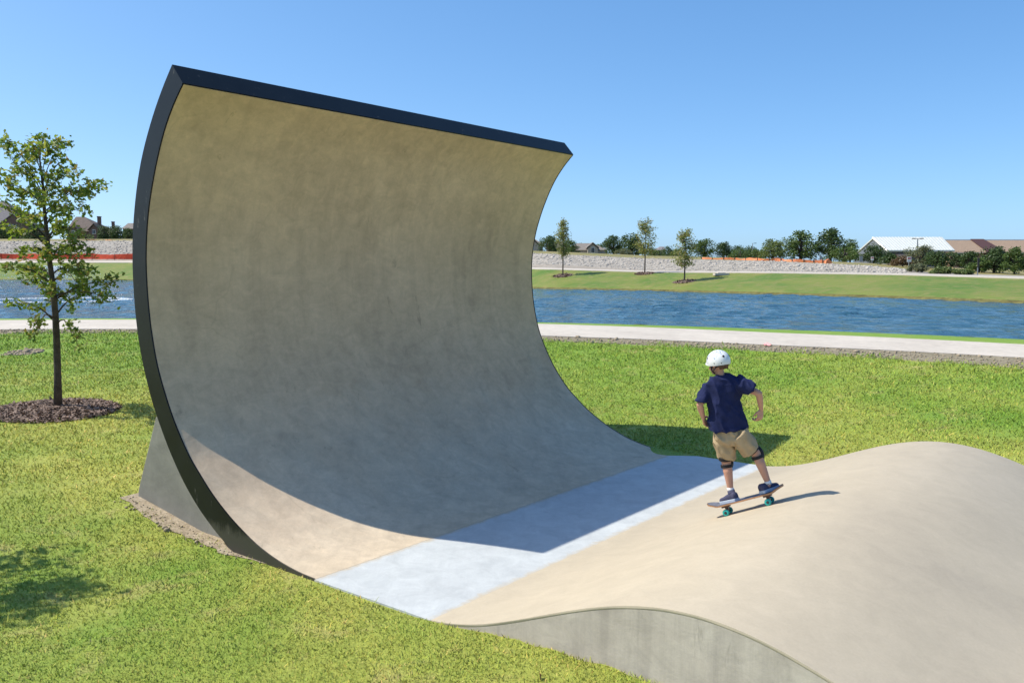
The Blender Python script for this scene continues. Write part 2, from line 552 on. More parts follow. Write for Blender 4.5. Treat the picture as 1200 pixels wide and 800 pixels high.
M['grey_leaf'] = leaf('grey green foliage', [(0.12, 0.15, 0.09), (0.18, 0.20, 0.12), (0.23, 0.23, 0.13)], 0.3)
M['red_leaf'] = leaf('reddish foliage', [(0.14, 0.09, 0.06), (0.20, 0.13, 0.09), (0.13, 0.12, 0.06)], 0.3)


# ------------------------------------------------------------------ mesh helpers
class MB:
    def __init__(s):
        s.v, s.f = [], []

    def add(s, verts, faces):
        o = len(s.v)
        s.v += [tuple(p) for p in verts]
        s.f += [tuple(i + o for i in f) for f in faces]

    def box(s, c, sx, sy, sz, mat=None):
        p = [Vector((x * sx / 2, y * sy / 2, z * sz / 2)) for x in (-1, 1) for y in (-1, 1) for z in (-1, 1)]
        if mat:
            p = [mat @ q for q in p]
        c = Vector(c)
        s.add([q + c for q in p], [(0, 1, 3, 2), (4, 6, 7, 5), (0, 4, 5, 1), (2, 3, 7, 6), (0, 2, 6, 4), (1, 5, 7, 3)])

    def tube(s, pts, rads, n=8, caps=True):
        pts = [Vector(p) for p in pts]
        rings, up = [], None
        for i, p in enumerate(pts):
            d = (pts[min(i + 1, len(pts) - 1)] - pts[max(i - 1, 0)]).normalized()
            if up is None:
                up = d.orthogonal().normalized()
            up = (up - d * up.dot(d))
            up = up.normalized() if up.length > 1e-6 else d.orthogonal().normalized()
            sd = d.cross(up)
            r = rads[i] if hasattr(rads, '__len__') else rads
            rings.append([p + up * (r * math.cos(2 * math.pi * k / n)) + sd * (r * math.sin(2 * math.pi * k / n)) for k in range(n)])
        vs = [q for rg in rings for q in rg]
        fs = []
        for i in range(len(pts) - 1):
            for k in range(n):
                a, b = i * n + k, i * n + (k + 1) % n
                fs.append((a, b, b + n, a + n))
        if caps:
            fs.append(tuple(range(n - 1, -1, -1)))
            e = (len(pts) - 1) * n
            fs.append(tuple(e + k for k in range(n)))
        s.add(vs, fs)

    def loft(s, secs, n=20, power=2.0):
        """closed loft through (centre, half axis u, half axis v) sections"""
        vs, fs = [], []
        for c, u, v in secs:
            for k in range(n):
                a = 2 * math.pi * k / n
                ca, sa = math.cos(a), math.sin(a)
                e = 2 / power
                vs.append(Vector(c) + Vector(u) * (math.copysign(abs(ca) ** e, ca)) + Vector(v) * (math.copysign(abs(sa) ** e, sa)))
        for i in range(len(secs) - 1):
            for k in range(n):
                a, b = i * n + k, i * n + (k + 1) % n
                fs.append((a, b, b + n, a + n))
        fs.append(tuple(range(n - 1, -1, -1)))
        e = (len(secs) - 1) * n
        fs.append(tuple(e + k for k in range(n)))
        s.add(vs, fs)

    def capsule(s, a, b, ra, rb, n=14):
        a, b = Vector(a), Vector(b)
        d = (b - a)
        L = d.length
        d = d / L if L > 1e-6 else Vector((0, 0, 1))
        u = d.orthogonal().normalized()
        v = d.cross(u)
        secs = []
        for k in range(1, 5):
            t = math.pi / 2 * (1 - k / 4)
            secs.append((a - d * ra * math.sin(t), u * max(ra * math.cos(t), 1e-4), v * max(ra * math.cos(t), 1e-4)))
        for k in range(0, 4):
            t = math.pi / 2 * (k / 4)
            secs.append((b + d * rb * math.sin(t), u * rb * math.cos(t), v * rb * math.cos(t)))
        s.loft(secs, n)

    def ball(s, c, ax, ay, az, n=18, m=10):
        secs = []
        ax, ay, az = Vector(ax), Vector(ay), Vector(az)
        for k in range(1, m):
            t = math.pi * k / m
            secs.append((Vector(c) - az * math.cos(t), ax * math.sin(t), ay * math.sin(t)))
        s.loft(secs, n)

    def prism(s, poly, a, b):
        """polygon of points swept from offset a to offset b (vectors)"""
        n = len(poly)
        vs = [Vector(p) + Vector(a) for p in poly] + [Vector(p) + Vector(b) for p in poly]
        fs = [tuple(range(n - 1, -1, -1)), tuple(range(n, 2 * n))]
        for i in range(n):
            j = (i + 1) % n
            fs.append((i, j, j + n, i + n))
        s.add(vs, fs)

    def mesh(s, name):
        me = bpy.data.meshes.new(name)
        me.from_pydata(s.v, [], s.f)
        bm = bmesh.new()
        bm.from_mesh(me)
        bmesh.ops.recalc_face_normals(bm, faces=bm.faces)
        bm.to_mesh(me)
        bm.free()
        return me

    def build(s, name, mat=None, parent=None, smooth=False, raw=False):
        if raw:
            me = bpy.data.meshes.new(name)
            me.from_pydata(s.v, [], s.f)
        else:
            me = s.mesh(name)
        return link(name, me, mat, parent, smooth)


def link(name, me, mat=None, parent=None, smooth=False):
    o = bpy.data.objects.new(name, me)
    COL.objects.link(o)
    if mat:
        for k in (mat if isinstance(mat, (list, tuple)) else [mat]):
            me.materials.append(k)
    if smooth:
        me.polygons.foreach_set('use_smooth', [True] * len(me.polygons))
    if parent:
        o.parent = parent
        o.matrix_parent_inverse = parent.matrix_basis.inverted()
    return o


def fast_mesh(name, verts, faces):
    """numpy arrays (n,3) and (m,k)"""
    me = bpy.data.meshes.new(name)
    k = faces.shape[1]
    me.vertices.add(len(verts))
    me.vertices.foreach_set('co', np.ascontiguousarray(verts, dtype=np.float32).ravel())
    me.loops.add(faces.size)
    me.loops.foreach_set('vertex_index', np.ascontiguousarray(faces, dtype=np.int32).ravel())
    me.polygons.add(len(faces))
    me.polygons.foreach_set('loop_start', np.arange(0, faces.size, k, dtype=np.int32))
    me.update(calc_edges=True)
    me.validate()
    return me


def bevel(o, w=0.004, seg=2, angle=0.6):
    me = o.data
    bm = bmesh.new()
    bm.from_mesh(me)
    es = [e for e in bm.edges if len(e.link_faces) == 2 and e.calc_face_angle(0) > angle]
    bmesh.ops.bevel(bm, geom=es, offset=w, segments=seg, profile=0.5, affect='EDGES', clamp_overlap=True)
    bm.to_mesh(me)
    bm.free()


def empty(name, loc=(0, 0, 0), rz=0.0):
    o = bpy.data.objects.new(name, None)
    COL.objects.link(o)
    o.location = loc
    o.rotation_euler = (0, 0, rz)
    return o


def tag(o, label=None, cat=None, group=None, kind=None):
    if label:
        o['label'] = label
    if cat:
        o['category'] = cat
    if group:
        o['group'] = group
    if kind:
        o['kind'] = kind
    return o


# ------------------------------------------------------------------ the ground
def build_ground():
    sub = [40, 4, 10, 1, 1, 2, 1, 1, 1, 1, 1, 6, 1, 2, 3, 3, 4, 3]
    rows, mats = [], []
    # material slots: 0 lawn 1 dirt 2 mud 3 far lawn 4 far dirt 5 crushed rock 6 dry grass
    zone = [0, 0, 0, 1, 1, 0, 0, 2, 2, 2, 2, 3, 4, 4, 5, 6, 6, 6]
    for i in range(NB + 1):
        for k in range(sub[i]):
            s = k / sub[i]
            rows.append((RB[i] * (1 - s) + RB[i + 1] * s, ZB[i] * (1 - s) + ZB[i + 1] * s))
            mats.append(zone[i])
    rows.append((RB[NB + 1], ZB[NB + 1]))
    nt_ = len(TH) - 1
    r = np.array([a for a, _ in rows])[:, :nt_]
    z = np.array([b for _, b in rows])[:, :nt_]
    x, y = r * np.sin(TH[:nt_]), r * np.cos(TH[:nt_])
    z = z + swell(x, y)
    v = np.stack([x, y, z], -1).reshape(-1, 3)
    f, mi = [], []
    for i in range(len(rows) - 1):
        for k in range(nt_):
            k2 = (k + 1) % nt_
            f.append((i * nt_ + k, i * nt_ + k2, (i + 1) * nt_ + k2, (i + 1) * nt_ + k))
            mi.append(mats[i])
    f = np.array(f)[:, ::-1]
    me = fast_mesh('ground', v, f)
    o = link('ground', me, [M['lawn'], M['dirt'], M['bank_mud'], M['far_lawn'], M['far_dirt'], M['gravel_bed'], M['dry_grass']], smooth=True)
    me.polygons.foreach_set('material_index', mi)
    tag(o, 'mown green lawn around the ramp rising to the pond bank', 'ground', kind='structure')


build_ground()


def strip(name, i, j, lift, mat, th0=-75, th1=75, thick=0.0, wob=0.0):
    """sheet lying on the ground between two of the surveyed lines"""
    th = np.radians(np.arange(th0, th1 + 0.01, 0.5))
    r0, z0 = np.interp(th, TH, RB[i]), np.interp(th, TH, ZB[i])
    r1, z1 = np.interp(th, TH, RB[j]), np.interp(th, TH, ZB[j])
    n = len(th)
    if wob:
        r0 = r0 + wob * np.interp(np.arange(n), np.arange(0, n, 2), RNG.normal(0, 1, len(np.arange(0, n, 2))))
    a = np.stack([r0 * np.sin(th), r0 * np.cos(th), z0 + lift], 1)
    b = np.stack([r1 * np.sin(th), r1 * np.cos(th), z1 + lift], 1)
    v = np.concatenate([a, b])
    f = [(k, k + n, k + n + 1, k + 1) for k in range(n - 1)]
    if thick:
        c, d = a.copy(), b.copy()
        c[:, 2] -= thick
        d[:, 2] -= thick
        v = np.concatenate([v, c, d])
        f += [(k, k + 1, k + 1 + 2 * n, k + 2 * n) for k in range(n - 1)]
        f += [(k + n + 1, k + n, k + 3 * n, k + 1 + 3 * n) for k in range(n - 1)]
    mb = MB()
    mb.add(v, f)
    return mb.build(name, mat, raw=True)


tag(strip('footpath', 4, 5, 0.014, M['path_concrete'], thick=0.15), 'pale concrete walking path along the near shore of the pond', 'path', kind='structure')
tag(strip('far_path', 12, 13, 0.06, M['path_concrete'], thick=0.2), 'thin pale path on top of the far grass bank', 'path', kind='structure')

thw = np.radians(np.concatenate([np.linspace(-90, -40, 60)[:-1], np.linspace(-40, 40, 760), np.linspace(40, 90, 60)[1:]]))
ra, rb_ = np.interp(thw, TH, RB[7]) - 0.3, np.interp(thw, TH, RB[10]) + 0.4
nw, mw = len(thw), 190
ss = np.linspace(0, 1, mw) ** 1.35
rr = ra[None] * (1 - ss[:, None]) + rb_[None] * ss[:, None]
xx, yy = rr * np.sin(thw)[None], rr * np.cos(thw)[None]
zz = np.zeros_like(xx)
rgw = np.random.default_rng(77)
for _ in range(56):        # wind ripples running across the pond
    lam = rgw.uniform(0.55, 2.4)
    dr_ = 1.25 + rgw.normal(0, 0.75)
    kx, ky = 2 * math.pi / lam * math.cos(dr_), 2 * math.pi / lam * math.sin(dr_)
    zz += lam * 0.0040 * np.sin(kx * xx + ky * yy + rgw.uniform(0, 6.28))
patchy = 0.65 + 0.35 * np.sin(xx * .21 + 1.3 * np.sin(yy * .13)) * np.sin(yy * .17 + 1.1 * np.sin(xx * .11))
zz *= patchy
vv = np.stack([xx, yy, WATER + zz], -1).reshape(-1, 3)
ii = (np.arange(mw - 1)[:, None] * nw + np.arange(nw - 1)[None]).ravel()
ff = np.stack([ii, ii + nw, ii + nw + 1, ii + 1], 1)[:, ::-1]
tag(link('pond_water', fast_mesh('pond_water', vv, ff), M['water'], smooth=True), 'rippled blue pond behind the path', 'pond', kind='structure')


# ------------------------------------------------------------------ the ramp
WL, WR = 3.9514 * K, 9.6156 * K
T_SEAM2, T_SEAM1, T_END = 5.03 * K, 3.8265 * K, -1.3 * K
IN = [(5.03, 0.0), (5.225, .006), (5.45, .036), (5.65, .083), (5.80, .13), (6.10, .262), (6.361, .418), (6.583, .60), (6.69, .69), (6.832, .86), (6.96, 1.035),
      (7.075, 1.245), (7.15, 1.40), (7.205, 1.56), (7.264, 1.815), (7.292, 2.05), (7.302, 2.266), (7.296, 2.44), (7.268, 2.64), (7.22, 2.845), (7.142, 3.05),
      (7.08, 3.19), (6.982, 3.38), (6.885, 3.532), (6.752, 3.69), (6.613, 3.817)]
OUT = [(6.761, 3.986), (6.892, 3.853), (7.03, 3.69), (7.149, 3.525), (7.261, 3.345), (7.34, 3.185), (7.405, 3.01), (7.463, 2.80), (7.501, 2.605), (7.52, 2.42), (7.524, 2.219),
       (7.513, 1.99), (7.487, 1.78), (7.433, 1.535), (7.357, 1.325), (7.262, 1.11), (7.137, .905), (6.975, .675), (6.788, .46), (6.56, .265), (6.335, .125), (6.18, .046), (5.95, -.06), (5.6, -.17), (5.03, -.2)]


def smooth_line(P, n):
    P = np.array(P) * K
    s = np.concatenate([[0], np.cumsum(np.hypot(*np.diff(P, axis=0).T))])
    # Catmull-Rom through a lightly smoothed line
    Q = P.copy()
    Q[1:-1] = P[1:-1] * 0.5 + (P[:-2] + P[2:]) * 0.25
    Q = 0.5 * Q + 0.5 * P
    out = []
    for x in np.linspace(0, s[-1], n):
        i = min(np.searchsorted(s, x, 'right') - 1, len(P) - 2)
        u = (x - s[i]) / (s[i + 1] - s[i])
        p0, p1, p2, p3 = Q[max(i - 1, 0)], Q[i], Q[i + 1], Q[min(i + 2, len(Q) - 1)]
        out.append(0.5 * ((2 * p1) + (-p0 + p2) * u + (2 * p0 - 5 * p1 + 4 * p2 - p3) * u * u + (-p0 + 3 * p1 - 3 * p2 + p3) * u ** 3))
    return np.array(out)


IN_S = smooth_line(IN, 80)
OUT_S = smooth_line(OUT, 70)
roller_t0, roller_half, roller_amp = 1.93 * K, 2.02 * K, 0.2625 * K


def roller_z(t):
    a = max(-math.pi, min(math.pi, math.pi * (t - roller_t0) / roller_half))
    return roller_amp * (1 + math.cos(a))


ramp_root = empty('skate_ramp', twz(T_SEAM1, (WL + WR) / 2, 0))
tag(ramp_root, 'huge curling concrete wave ramp with black steel edges and a rolling hump in front', 'skate ramp')
PL = 0.014       # thickness of the steel edge plates


def extrude_profile(prof, w0, w1, name, mat, nseg=1, smooth=False):
    mb = MB()
    mb.prism([twz(t, 0, z) for t, z in prof], W * w0, W * w1)
    return mb.build(name, mat, ramp_root, smooth)


prof = [tuple(p) for p in IN_S] + [tuple(p) for p in OUT_S]


def ribbon_mesh(prof, w0, w1):
    """closed prism whose long faces are smooth shaded, ends flat"""
    mb = MB()
    n = len(prof)
    mb.prism([twz(t, 0, z) for t, z in prof], W * w0, W * w1)
    return mb


top_t, top_z = IN_S[-1]
ot, oz = OUT_S[0]
wall_prof = [tuple(p) for p in IN_S[:-1]] + [(top_t, top_z - 0.004)] + [(ot + 0.0, oz - 0.004)] + [tuple(p) for p in OUT_S[1:]]
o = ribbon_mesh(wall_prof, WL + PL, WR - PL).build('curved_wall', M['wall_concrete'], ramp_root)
for p in o.data.polygons:
    p.use_smooth = len(p.vertices) == 4
o.data.set_sharp_from_angle(angle=R(30))


def grow(prof, d):
    """push a closed outline outwards by d"""
    P = np.array(prof)
    c = (np.roll(P, -1, 0) - np.roll(P, 1, 0))
    nrm = np.stack([c[:, 1], -c[:, 0]], 1)
    nrm /= np.linalg.norm(nrm, axis=1)[:, None] + 1e-9
    return nrm


# edge plates stand 3 mm proud of the riding face
plate = []
IN_P = IN_S.copy()
d_in = np.gradient(IN_S, axis=0)
nrm_in = np.stack([-d_in[:, 1], d_in[:, 0]], 1)
nrm_in /= np.linalg.norm(nrm_in, axis=1)[:, None]
IN_P = IN_S + nrm_in * 0.004
plate = [tuple(p) for p in IN_P] + [tuple(p) for p in OUT_S]
for w0, w1 in ((WL, WL + PL), (WR - PL, WR)):
    o = ribbon_mesh(plate, w0, w1).build('edge_plate', M['steel'], ramp_root)
    for p in o.data.polygons:
        p.use_smooth = len(p.vertices) == 4
    o.data.set_sharp_from_angle(angle=R(30))
# cap plate along the lip
mb = MB()
dv = Vector((ot - top_t, oz - top_z)).normalized()
nv = Vector((-dv.y, dv.x))
cap = [(top_t, top_z), (ot, oz), (ot + nv.x * 0.012, oz + nv.y * 0.012), (top_t + nv.x * 0.012, top_z + nv.y * 0.012)]
cap = [(a, b) for a, b in cap]
mb.prism([twz(t, 0, z) for t, z in cap], W * WL, W * WR)
o = mb.build('lip_plate', M['steel'], ramp_root)
# welded joints of the lip plate
# pale band of floor
mb = MB()
mb.prism([twz(t, 0, z) for t, z in ((T_SEAM1 + .003, -.2), (T_SEAM2 - .003, -.2), (T_SEAM2 - .003, 0), (T_SEAM1 + .003, 0))], W * WL, W * WR)
o = mb.build('floor_band', M['pale_concrete'], ramp_root)
tag(o, 'pale bluish band of concrete at the foot of the curve')
# roller
ts = np.linspace(T_SEAM1, T_END, 110)
top = [(t, roller_z(t)) for t in ts]
SK = 0.022
skin = top + [(t, z - SK) for t, z in reversed(top)]
o = ribbon_mesh(skin, WL, WR).build('roller', M['roller_concrete'], ramp_root)
for p in o.data.polygons:
    p.use_smooth = len(p.vertices) == 4
o.data.set_sharp_from_angle(angle=R(30))
bevel(o, 0.005, 2, 1.2)
o.data.set_sharp_from_angle(angle=R(40))
mb = MB()
under = [(t, z - SK) for t, z in top] + [(T_END, -.35), (T_SEAM1, -.35)]
mb.prism([twz(t, 0, z) for t, z in under], W * (WL + .0015), W * (WR - .0015))
o = mb.build('side_wall', M['grey_concrete'], ramp_root)
tag(o, 'streaky grey formed concrete side of the hump')
# buttress behind the curve
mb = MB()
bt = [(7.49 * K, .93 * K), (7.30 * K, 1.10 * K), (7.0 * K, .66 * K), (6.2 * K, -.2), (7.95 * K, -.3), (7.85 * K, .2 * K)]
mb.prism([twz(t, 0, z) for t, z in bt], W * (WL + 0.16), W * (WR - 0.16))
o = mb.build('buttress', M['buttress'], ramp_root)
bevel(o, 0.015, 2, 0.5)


def foot(x, y, margin=0.0):
    """1 where the ramp covers the ground"""
    t, w = x * U.x + y * U.y, x * W.x + y * W.y
    core = (t > T_END - margin) & (t < 6.25 * K) & (w > WL - margin) & (w < WR + margin)
    back = (t >= 6.25 * K - .1) & (t < 7.9 * K + margin) & (w > WL + .12 - margin) & (w < WR - .12 + margin)
    return core | back


# ------------------------------------------------------------------ grass, gravel, mulch
MULCH = []
near_tree_pt = at_g(68, 480)
MULCH.append((near_tree_pt, 0.98))


def patch(name, centre, rx, ry, rot, mat, lift=0.006, mound=0.0, seed=0, rough=0.12, label='', cat='', kind='stuff', n=48):
    rg = np.random.default_rng(seed)
    ph = rg.uniform(0, 6.28, 6)
    rings = 7
    vs = [(centre[0], centre[1], g1(centre[0], centre[1]) + lift + mound)]
    fs = []
    for j in range(1, rings + 1):
        for k in range(n):
            a = 2 * math.pi * k / n
            rr = 1 + rough * sum(math.sin((q + 2) * a + ph[q]) / (q + 1.5) for q in range(6)) + rg.normal(0, rough * .15) * (j == rings)
            s = j / rings * rr
            lx, ly = rx * s * math.cos(a), ry * s * math.sin(a)
            x = centre[0] + lx * math.cos(rot) - ly * math.sin(rot)
            y = centre[1] + lx * math.sin(rot) + ly * math.cos(rot)
            h = mound * (1 - (j / rings) ** 2.2) + rg.normal(0, 0.004 if mound else 0.001)
            vs.append((x, y, g1(x, y) + lift + h - (0.02 if j == rings else 0)))
    for k in range(n):
        fs.append((0, 1 + k, 1 + (k + 1) % n))
    for j in range(rings - 1):
        for k in range(n):
            a, b = 1 + j * n + k, 1 + j * n + (k + 1) % n
            fs.append((a, a + n, b + n, b))
    mb = MB()
    mb.add(vs, fs)
    o = mb.build(name, mat, smooth=True)
    tag(o, label, cat, kind=kind)
    return o


def in_ellipse(x, y, c, rx, ry, rot):
    dx, dy = x - c[0], y - c[1]
    a, b = dx * math.cos(rot) + dy * math.sin(rot), -dx * math.sin(rot) + dy * math.cos(rot)
    return (a / rx) ** 2 + (b / ry) ** 2 < 1


bare_pt = at_g(29, 413)
gravel_line = [at_z(140, 572, .15), at_z(170, 580, .16), at_z(215, 604, .12), at_z(240, 632, .05), at_z(262, 645, .0)]


def near_gravel(x, y):
    t, w = x * U.x + y * U.y, x * W.x + y * W.y
    return (t > 5.7 * K) & (t < 7.95 * K) & (w > WL - .05 - .04 * np.sin(t * 5)) & (w < WL + .3)


def build_grass():
    n = 850000
    th = RNG.uniform(R(-52), R(52), n)
    p = 0.4
    r0, r1 = 3.6, 27.0
    r = (r0 ** p + RNG.uniform(0, 1, n) * (r1 ** p - r0 ** p)) ** (1 / p)
    x, y = r * np.sin(th), r * np.cos(th)
    edge = np.interp(th, TH, RB[3]) + np.abs(RNG.normal(0, .30, n)) + .35 * np.sin(th * 60) * np.sin(th * 23 + 1)
    far_bank = (r > np.interp(th, TH, RB[5]) + .05)
    keep = (~foot(x, y, 0.012)) & (r < edge) & ~far_bank
    keep &= ~near_gravel(x, y) | (RNG.uniform(0, 1, n) < 0.22)
    keep &= ~in_ellipse(x, y, near_tree_pt + Vector((0, -.1, 0)), .9, .8, 0)
    keep &= ~in_ellipse(x, y, bare_pt, .5, .55, 0) | (RNG.uniform(0, 1, n) < 0.15)
    # thin, patchy spots
    thin = (np.sin(x * 2.3 + 1.3 * np.sin(y * 1.7)) * np.sin(y * 2.9 + 1.1 * np.sin(x * 2.1)) > 0.72) & (RNG.uniform(0, 1, n) < 0.45)
    keep &= ~thin
    x, y, r = x[keep], y[keep], r[keep]
    n = len(x)
    z = gz(x, y)
    h = RNG.gamma(5, 1 / 5, n) * (0.009 + 0.0013 * r)
    wd = (0.0016 + 0.00046 * r) * RNG.uniform(.7, 1.4, n)
    a = RNG.uniform(0, 6.283, n)
    la, ll = RNG.uniform(0, 6.283, n), h * RNG.uniform(0.2, 1.7, n)
    dx, dy = np.cos(a) * wd, np.sin(a) * wd
    v = np.empty((n, 3, 3))
    v[:, 0] = np.stack([x - dx, y - dy, z - .004], 1)
    v[:, 1] = np.stack([x + dx, y + dy, z - .004], 1)
    v[:, 2] = np.stack([x + np.cos(la) * ll, y + np.sin(la) * ll, z + h], 1)
    me = fast_mesh('grass', v.reshape(-1, 3), np.arange(n * 3).reshape(-1, 3))
    at = me.color_attributes.new('tint', 'FLOAT_COLOR', 'POINT')
    g = RNG.uniform(0.74, 1.22, n)
    warm = RNG.uniform(0.86, 1.16, n)
    straw = RNG.uniform(0, 1, n) < 0.08
    c = np.stack([g * warm, g, g * RNG.uniform(.8, 1.2, n), np.ones(n)], 1)
    c[straw] *= np.array([1.7, 1.25, 1.9, 1])
    at.data.foreach_set('color', np.repeat(c, 3, axis=0).astype(np.float32).ravel())
    o = link('grass', me, M['blades'])
    tag(o, 'short mown grass blades covering the lawn around the ramp', 'grass', kind='stuff')


build_grass()

# gravel strip where the steel edge and the buttress enter the lawn
mb = MB()
gv, gf = [], []
for i, t in enumerate(np.linspace(5.6 * K, 7.93 * K, 26)):
    s = i / 25
    wdt = 0.045 + 0.035 * math.sin(t * 5) + RNG.normal(0, .02)
    wdt *= min(1, s * 4) * min(1, (1 - s) * 6) + 0.02
    for q in (-1, 1):
        p = twz(t, WL - (wdt if q < 0 else -0.35), 0)
        gv.append((p.x, p.y, g1(p.x, p.y) + 0.007))
    if i:
        gf.append((2 * i - 2, 2 * i - 1, 2 * i + 1, 2 * i))
mb.add(gv, gf)
tag(mb.build('gravel', M['gravel'], raw=False), 'strip of sandy gravel along the foot of the ramp', 'gravel', kind='stuff')


def rock_mesh(name, pts, sizes, rng, flat=0.7, sub=False):
    ph = (1 + 5 ** .5) / 2
    base = np.array([(-1, ph, 0), (1, ph, 0), (-1, -ph, 0), (1, -ph, 0), (0, -1, ph), (0, 1, ph), (0, -1, -ph), (0, 1, -ph), (ph, 0, -1), (ph, 0, 1), (-ph, 0, -1), (-ph, 0, 1)]) / 1.9
    fc = np.array([(0, 11, 5), (0, 5, 1), (0, 1, 7), (0, 7, 10), (0, 10, 11), (1, 5, 9), (5, 11, 4), (11, 10, 2), (10, 7, 6), (7, 1, 8), (3, 9, 4), (3, 4, 2), (3, 2, 6), (3, 6, 8), (3, 8, 9), (4, 9, 5), (2, 4, 11), (6, 2, 10), (8, 6, 7), (9, 8, 1)])
    n = len(pts)
    v = np.repeat(base[None], n, 0) * rng.uniform(.7, 1.3, (n, 12, 1))
    v *= np.stack([rng.uniform(.7, 1.3, n), rng.uniform(.7, 1.3, n), rng.uniform(.5, .9, n) * flat / .7], 1)[:, None]
    a = rng.uniform(0, 6.28, n)
    c, s = np.cos(a)[:, None], np.sin(a)[:, None]
    v = np.stack([v[..., 0] * c - v[..., 1] * s, v[..., 0] * s + v[..., 1] * c, v[..., 2]], -1)
    v = v * np.asarray(sizes)[:, None, None] + np.asarray(pts)[:, None]
    f = (fc[None] + (np.arange(n) * 12)[:, None, None]).reshape(-1, 3)
    return fast_mesh(name, v.reshape(-1, 3), f)


# pebbles on the gravel and on the dirt beside the path
pts, sz = [], []
for _ in range(170):
    t = RNG.uniform(5.65 * K, 7.9 * K)
    p = twz(t, WL + RNG.uniform(-.09, .1), 0)
    if foot(np.array([p.x]), np.array([p.y]), 0.01)[0]:
        continue
    pts.append((p.x, p.y, g1(p.x, p.y) + .008))
    sz.append(RNG.gamma(2, .003) + .003)
for _ in range(1500):
    th = RNG.uniform(R(-36), R(36))
    a, b = np.interp(th, TH, RB[3]), np.interp(th, TH, RB[4])
    r = a + (b - a) * RNG.uniform(0.0, 1.0)
    x, y = r * math.sin(th), r * math.cos(th)
    pts.append((x, y, g1(x, y) + .01))
    sz.append(RNG.gamma(2, .007) + .006)
for _ in range(160):
    a, q = RNG.uniform(0, 6.28), RNG.uniform(0, 1) ** .5
    x, y = bare_pt.x + .36 * q * math.cos(a), bare_pt.y + .4 * q * math.sin(a)
    pts.append((x, y, g1(x, y) + .01))
    sz.append(RNG.gamma(3, .007) + .006)
o = link('pebbles', rock_mesh('pebbles', pts, sz, RNG), M['gravel'])
tag(o, 'loose pebbles and clods on the bare ground beside the path and ramp', 'pebbles', kind='stuff')
patch('bare_soil', bare_pt, .38, .42, 0.2, M['dirt'], lift=0.004, mound=0.012, seed=4, rough=.3, label='small bare patch of soil in the lawn behind the young oak', cat='soil')


def mulch_bed(pt, rx, ry, seed, label, chips=0, chip=0.03):
    o = patch('mulch_bed', pt, rx, ry, 0, M['mulch'], lift=0.01, mound=0.05, seed=seed, rough=.05, label=label, cat='mulch')
    if chips:
        rg = np.random.default_rng(seed)
        a, q = rg.uniform(0, 6.283, chips), rg.uniform(0, 1, chips) ** .5
        x, y = pt.x + rx * 1.03 * q * np.cos(a), pt.y + ry * 1.03 * q * np.sin(a)
        z = gz(x, y) + .016 + .047 * (1 - q ** 2.2)
        L, w_ = rg.gamma(4, chip / 4, chips), rg.gamma(4, chip / 11, chips)
        d, tl, rl = rg.uniform(0, 6.283, chips), rg.normal(0, .35, chips), rg.normal(0, .5, chips)
        ux, uy, uz = np.cos(d) * L, np.sin(d) * L, tl * L
        vx, vy, vz = -np.sin(d) * w_, np.cos(d) * w_, rl * w_
        c = np.stack([x, y, z], 1)
        u_, v_ = np.stack([ux, uy, uz], 1), np.stack([vx, vy, vz], 1)
        V = np.stack([c - u_ - v_, c + u_ - v_, c + u_ + v_, c - u_ + v_], 1).reshape(-1, 3)
        me = fast_mesh('bark_chips', V, np.arange(chips * 4).reshape(-1, 4))
        cc = link('bark_chips', me, M['chips'], o)
        tag(cc, kind='stuff')
    return o


mulch_bed(near_tree_pt + Vector((0.0, -.1, 0)), 0.88, 0.78, 3, 'round bed of brown bark mulch at the foot of the near oak', 11000, .024)

# riprap on the far embankment
pts, sz = [], []
rg = np.random.default_rng(11)
cnt = 0
while cnt < 26000:
    th = rg.uniform(R(-42), R(34))
    s = rg.uniform(-.03, 1.03)
    a, b = np.interp(th, TH, RB[14]), np.interp(th, TH, RB[15])
    za, zb_ = np.interp(th, TH, ZB[14]), np.interp(th, TH, ZB[15])
    if zb_ - za < .35:
        cnt += 1
        continue
    r = a + (b - a) * s
    pts.append((r * math.sin(th), r * math.cos(th), za + (zb_ - za) * s + .0))
    sz.append(rg.gamma(2.2, .027) * (1.0 if r < 140 else 1.4))
    cnt += 1
o = link('riprap', rock_mesh('riprap', pts, sz, rg, flat=.5), M['rock'])
tag(o, 'slope of pale broken rock on the embankment across the pond', 'rocks', kind='stuff')


# ------------------------------------------------------------------ trees
def leaf_faces(centres, sizes, rng, droop=0.3, lobed=False):
    """one small folded leaf per centre: returns verts, faces"""
    n = len(centres)
    d = rng.normal(0, 1, (n, 3))
    d[:, 2] = d[:, 2] * .6 - droop
    d /= np.linalg.norm(d, axis=1)[:, None]
    s = np.cross(d, rng.normal(0, 1, (n, 3)))
    s /= np.linalg.norm(s, axis=1)[:, None]
    nn = np.cross(d, s)
    L = np.asarray(sizes)[:, None]
    c = np.asarray(centres)
    if lobed:
        prof = [(-.5, 0, 0), (-.25, .16, .05), (-.1, .12, .03), (.05, .34, .1), (.2, .2, .03), (.36, .26, .04), (.55, 0, -.08),
                (.36, -.26, .04), (.2, -.2, .03), (.05, -.34, .1), (-.1, -.12, .03), (-.25, -.16, .05)]
    else:
        prof = [(-.5, 0, 0), (-.05, .34, .1), (.55, 0, -.05), (-.05, -.34, .1)]
    V = np.stack([c + L * (a * d + b * s + e * nn) for a, b, e in prof], 1)
    k = len(prof)
    return V.reshape(-1, 3), np.arange(n * k).reshape(-1, k)


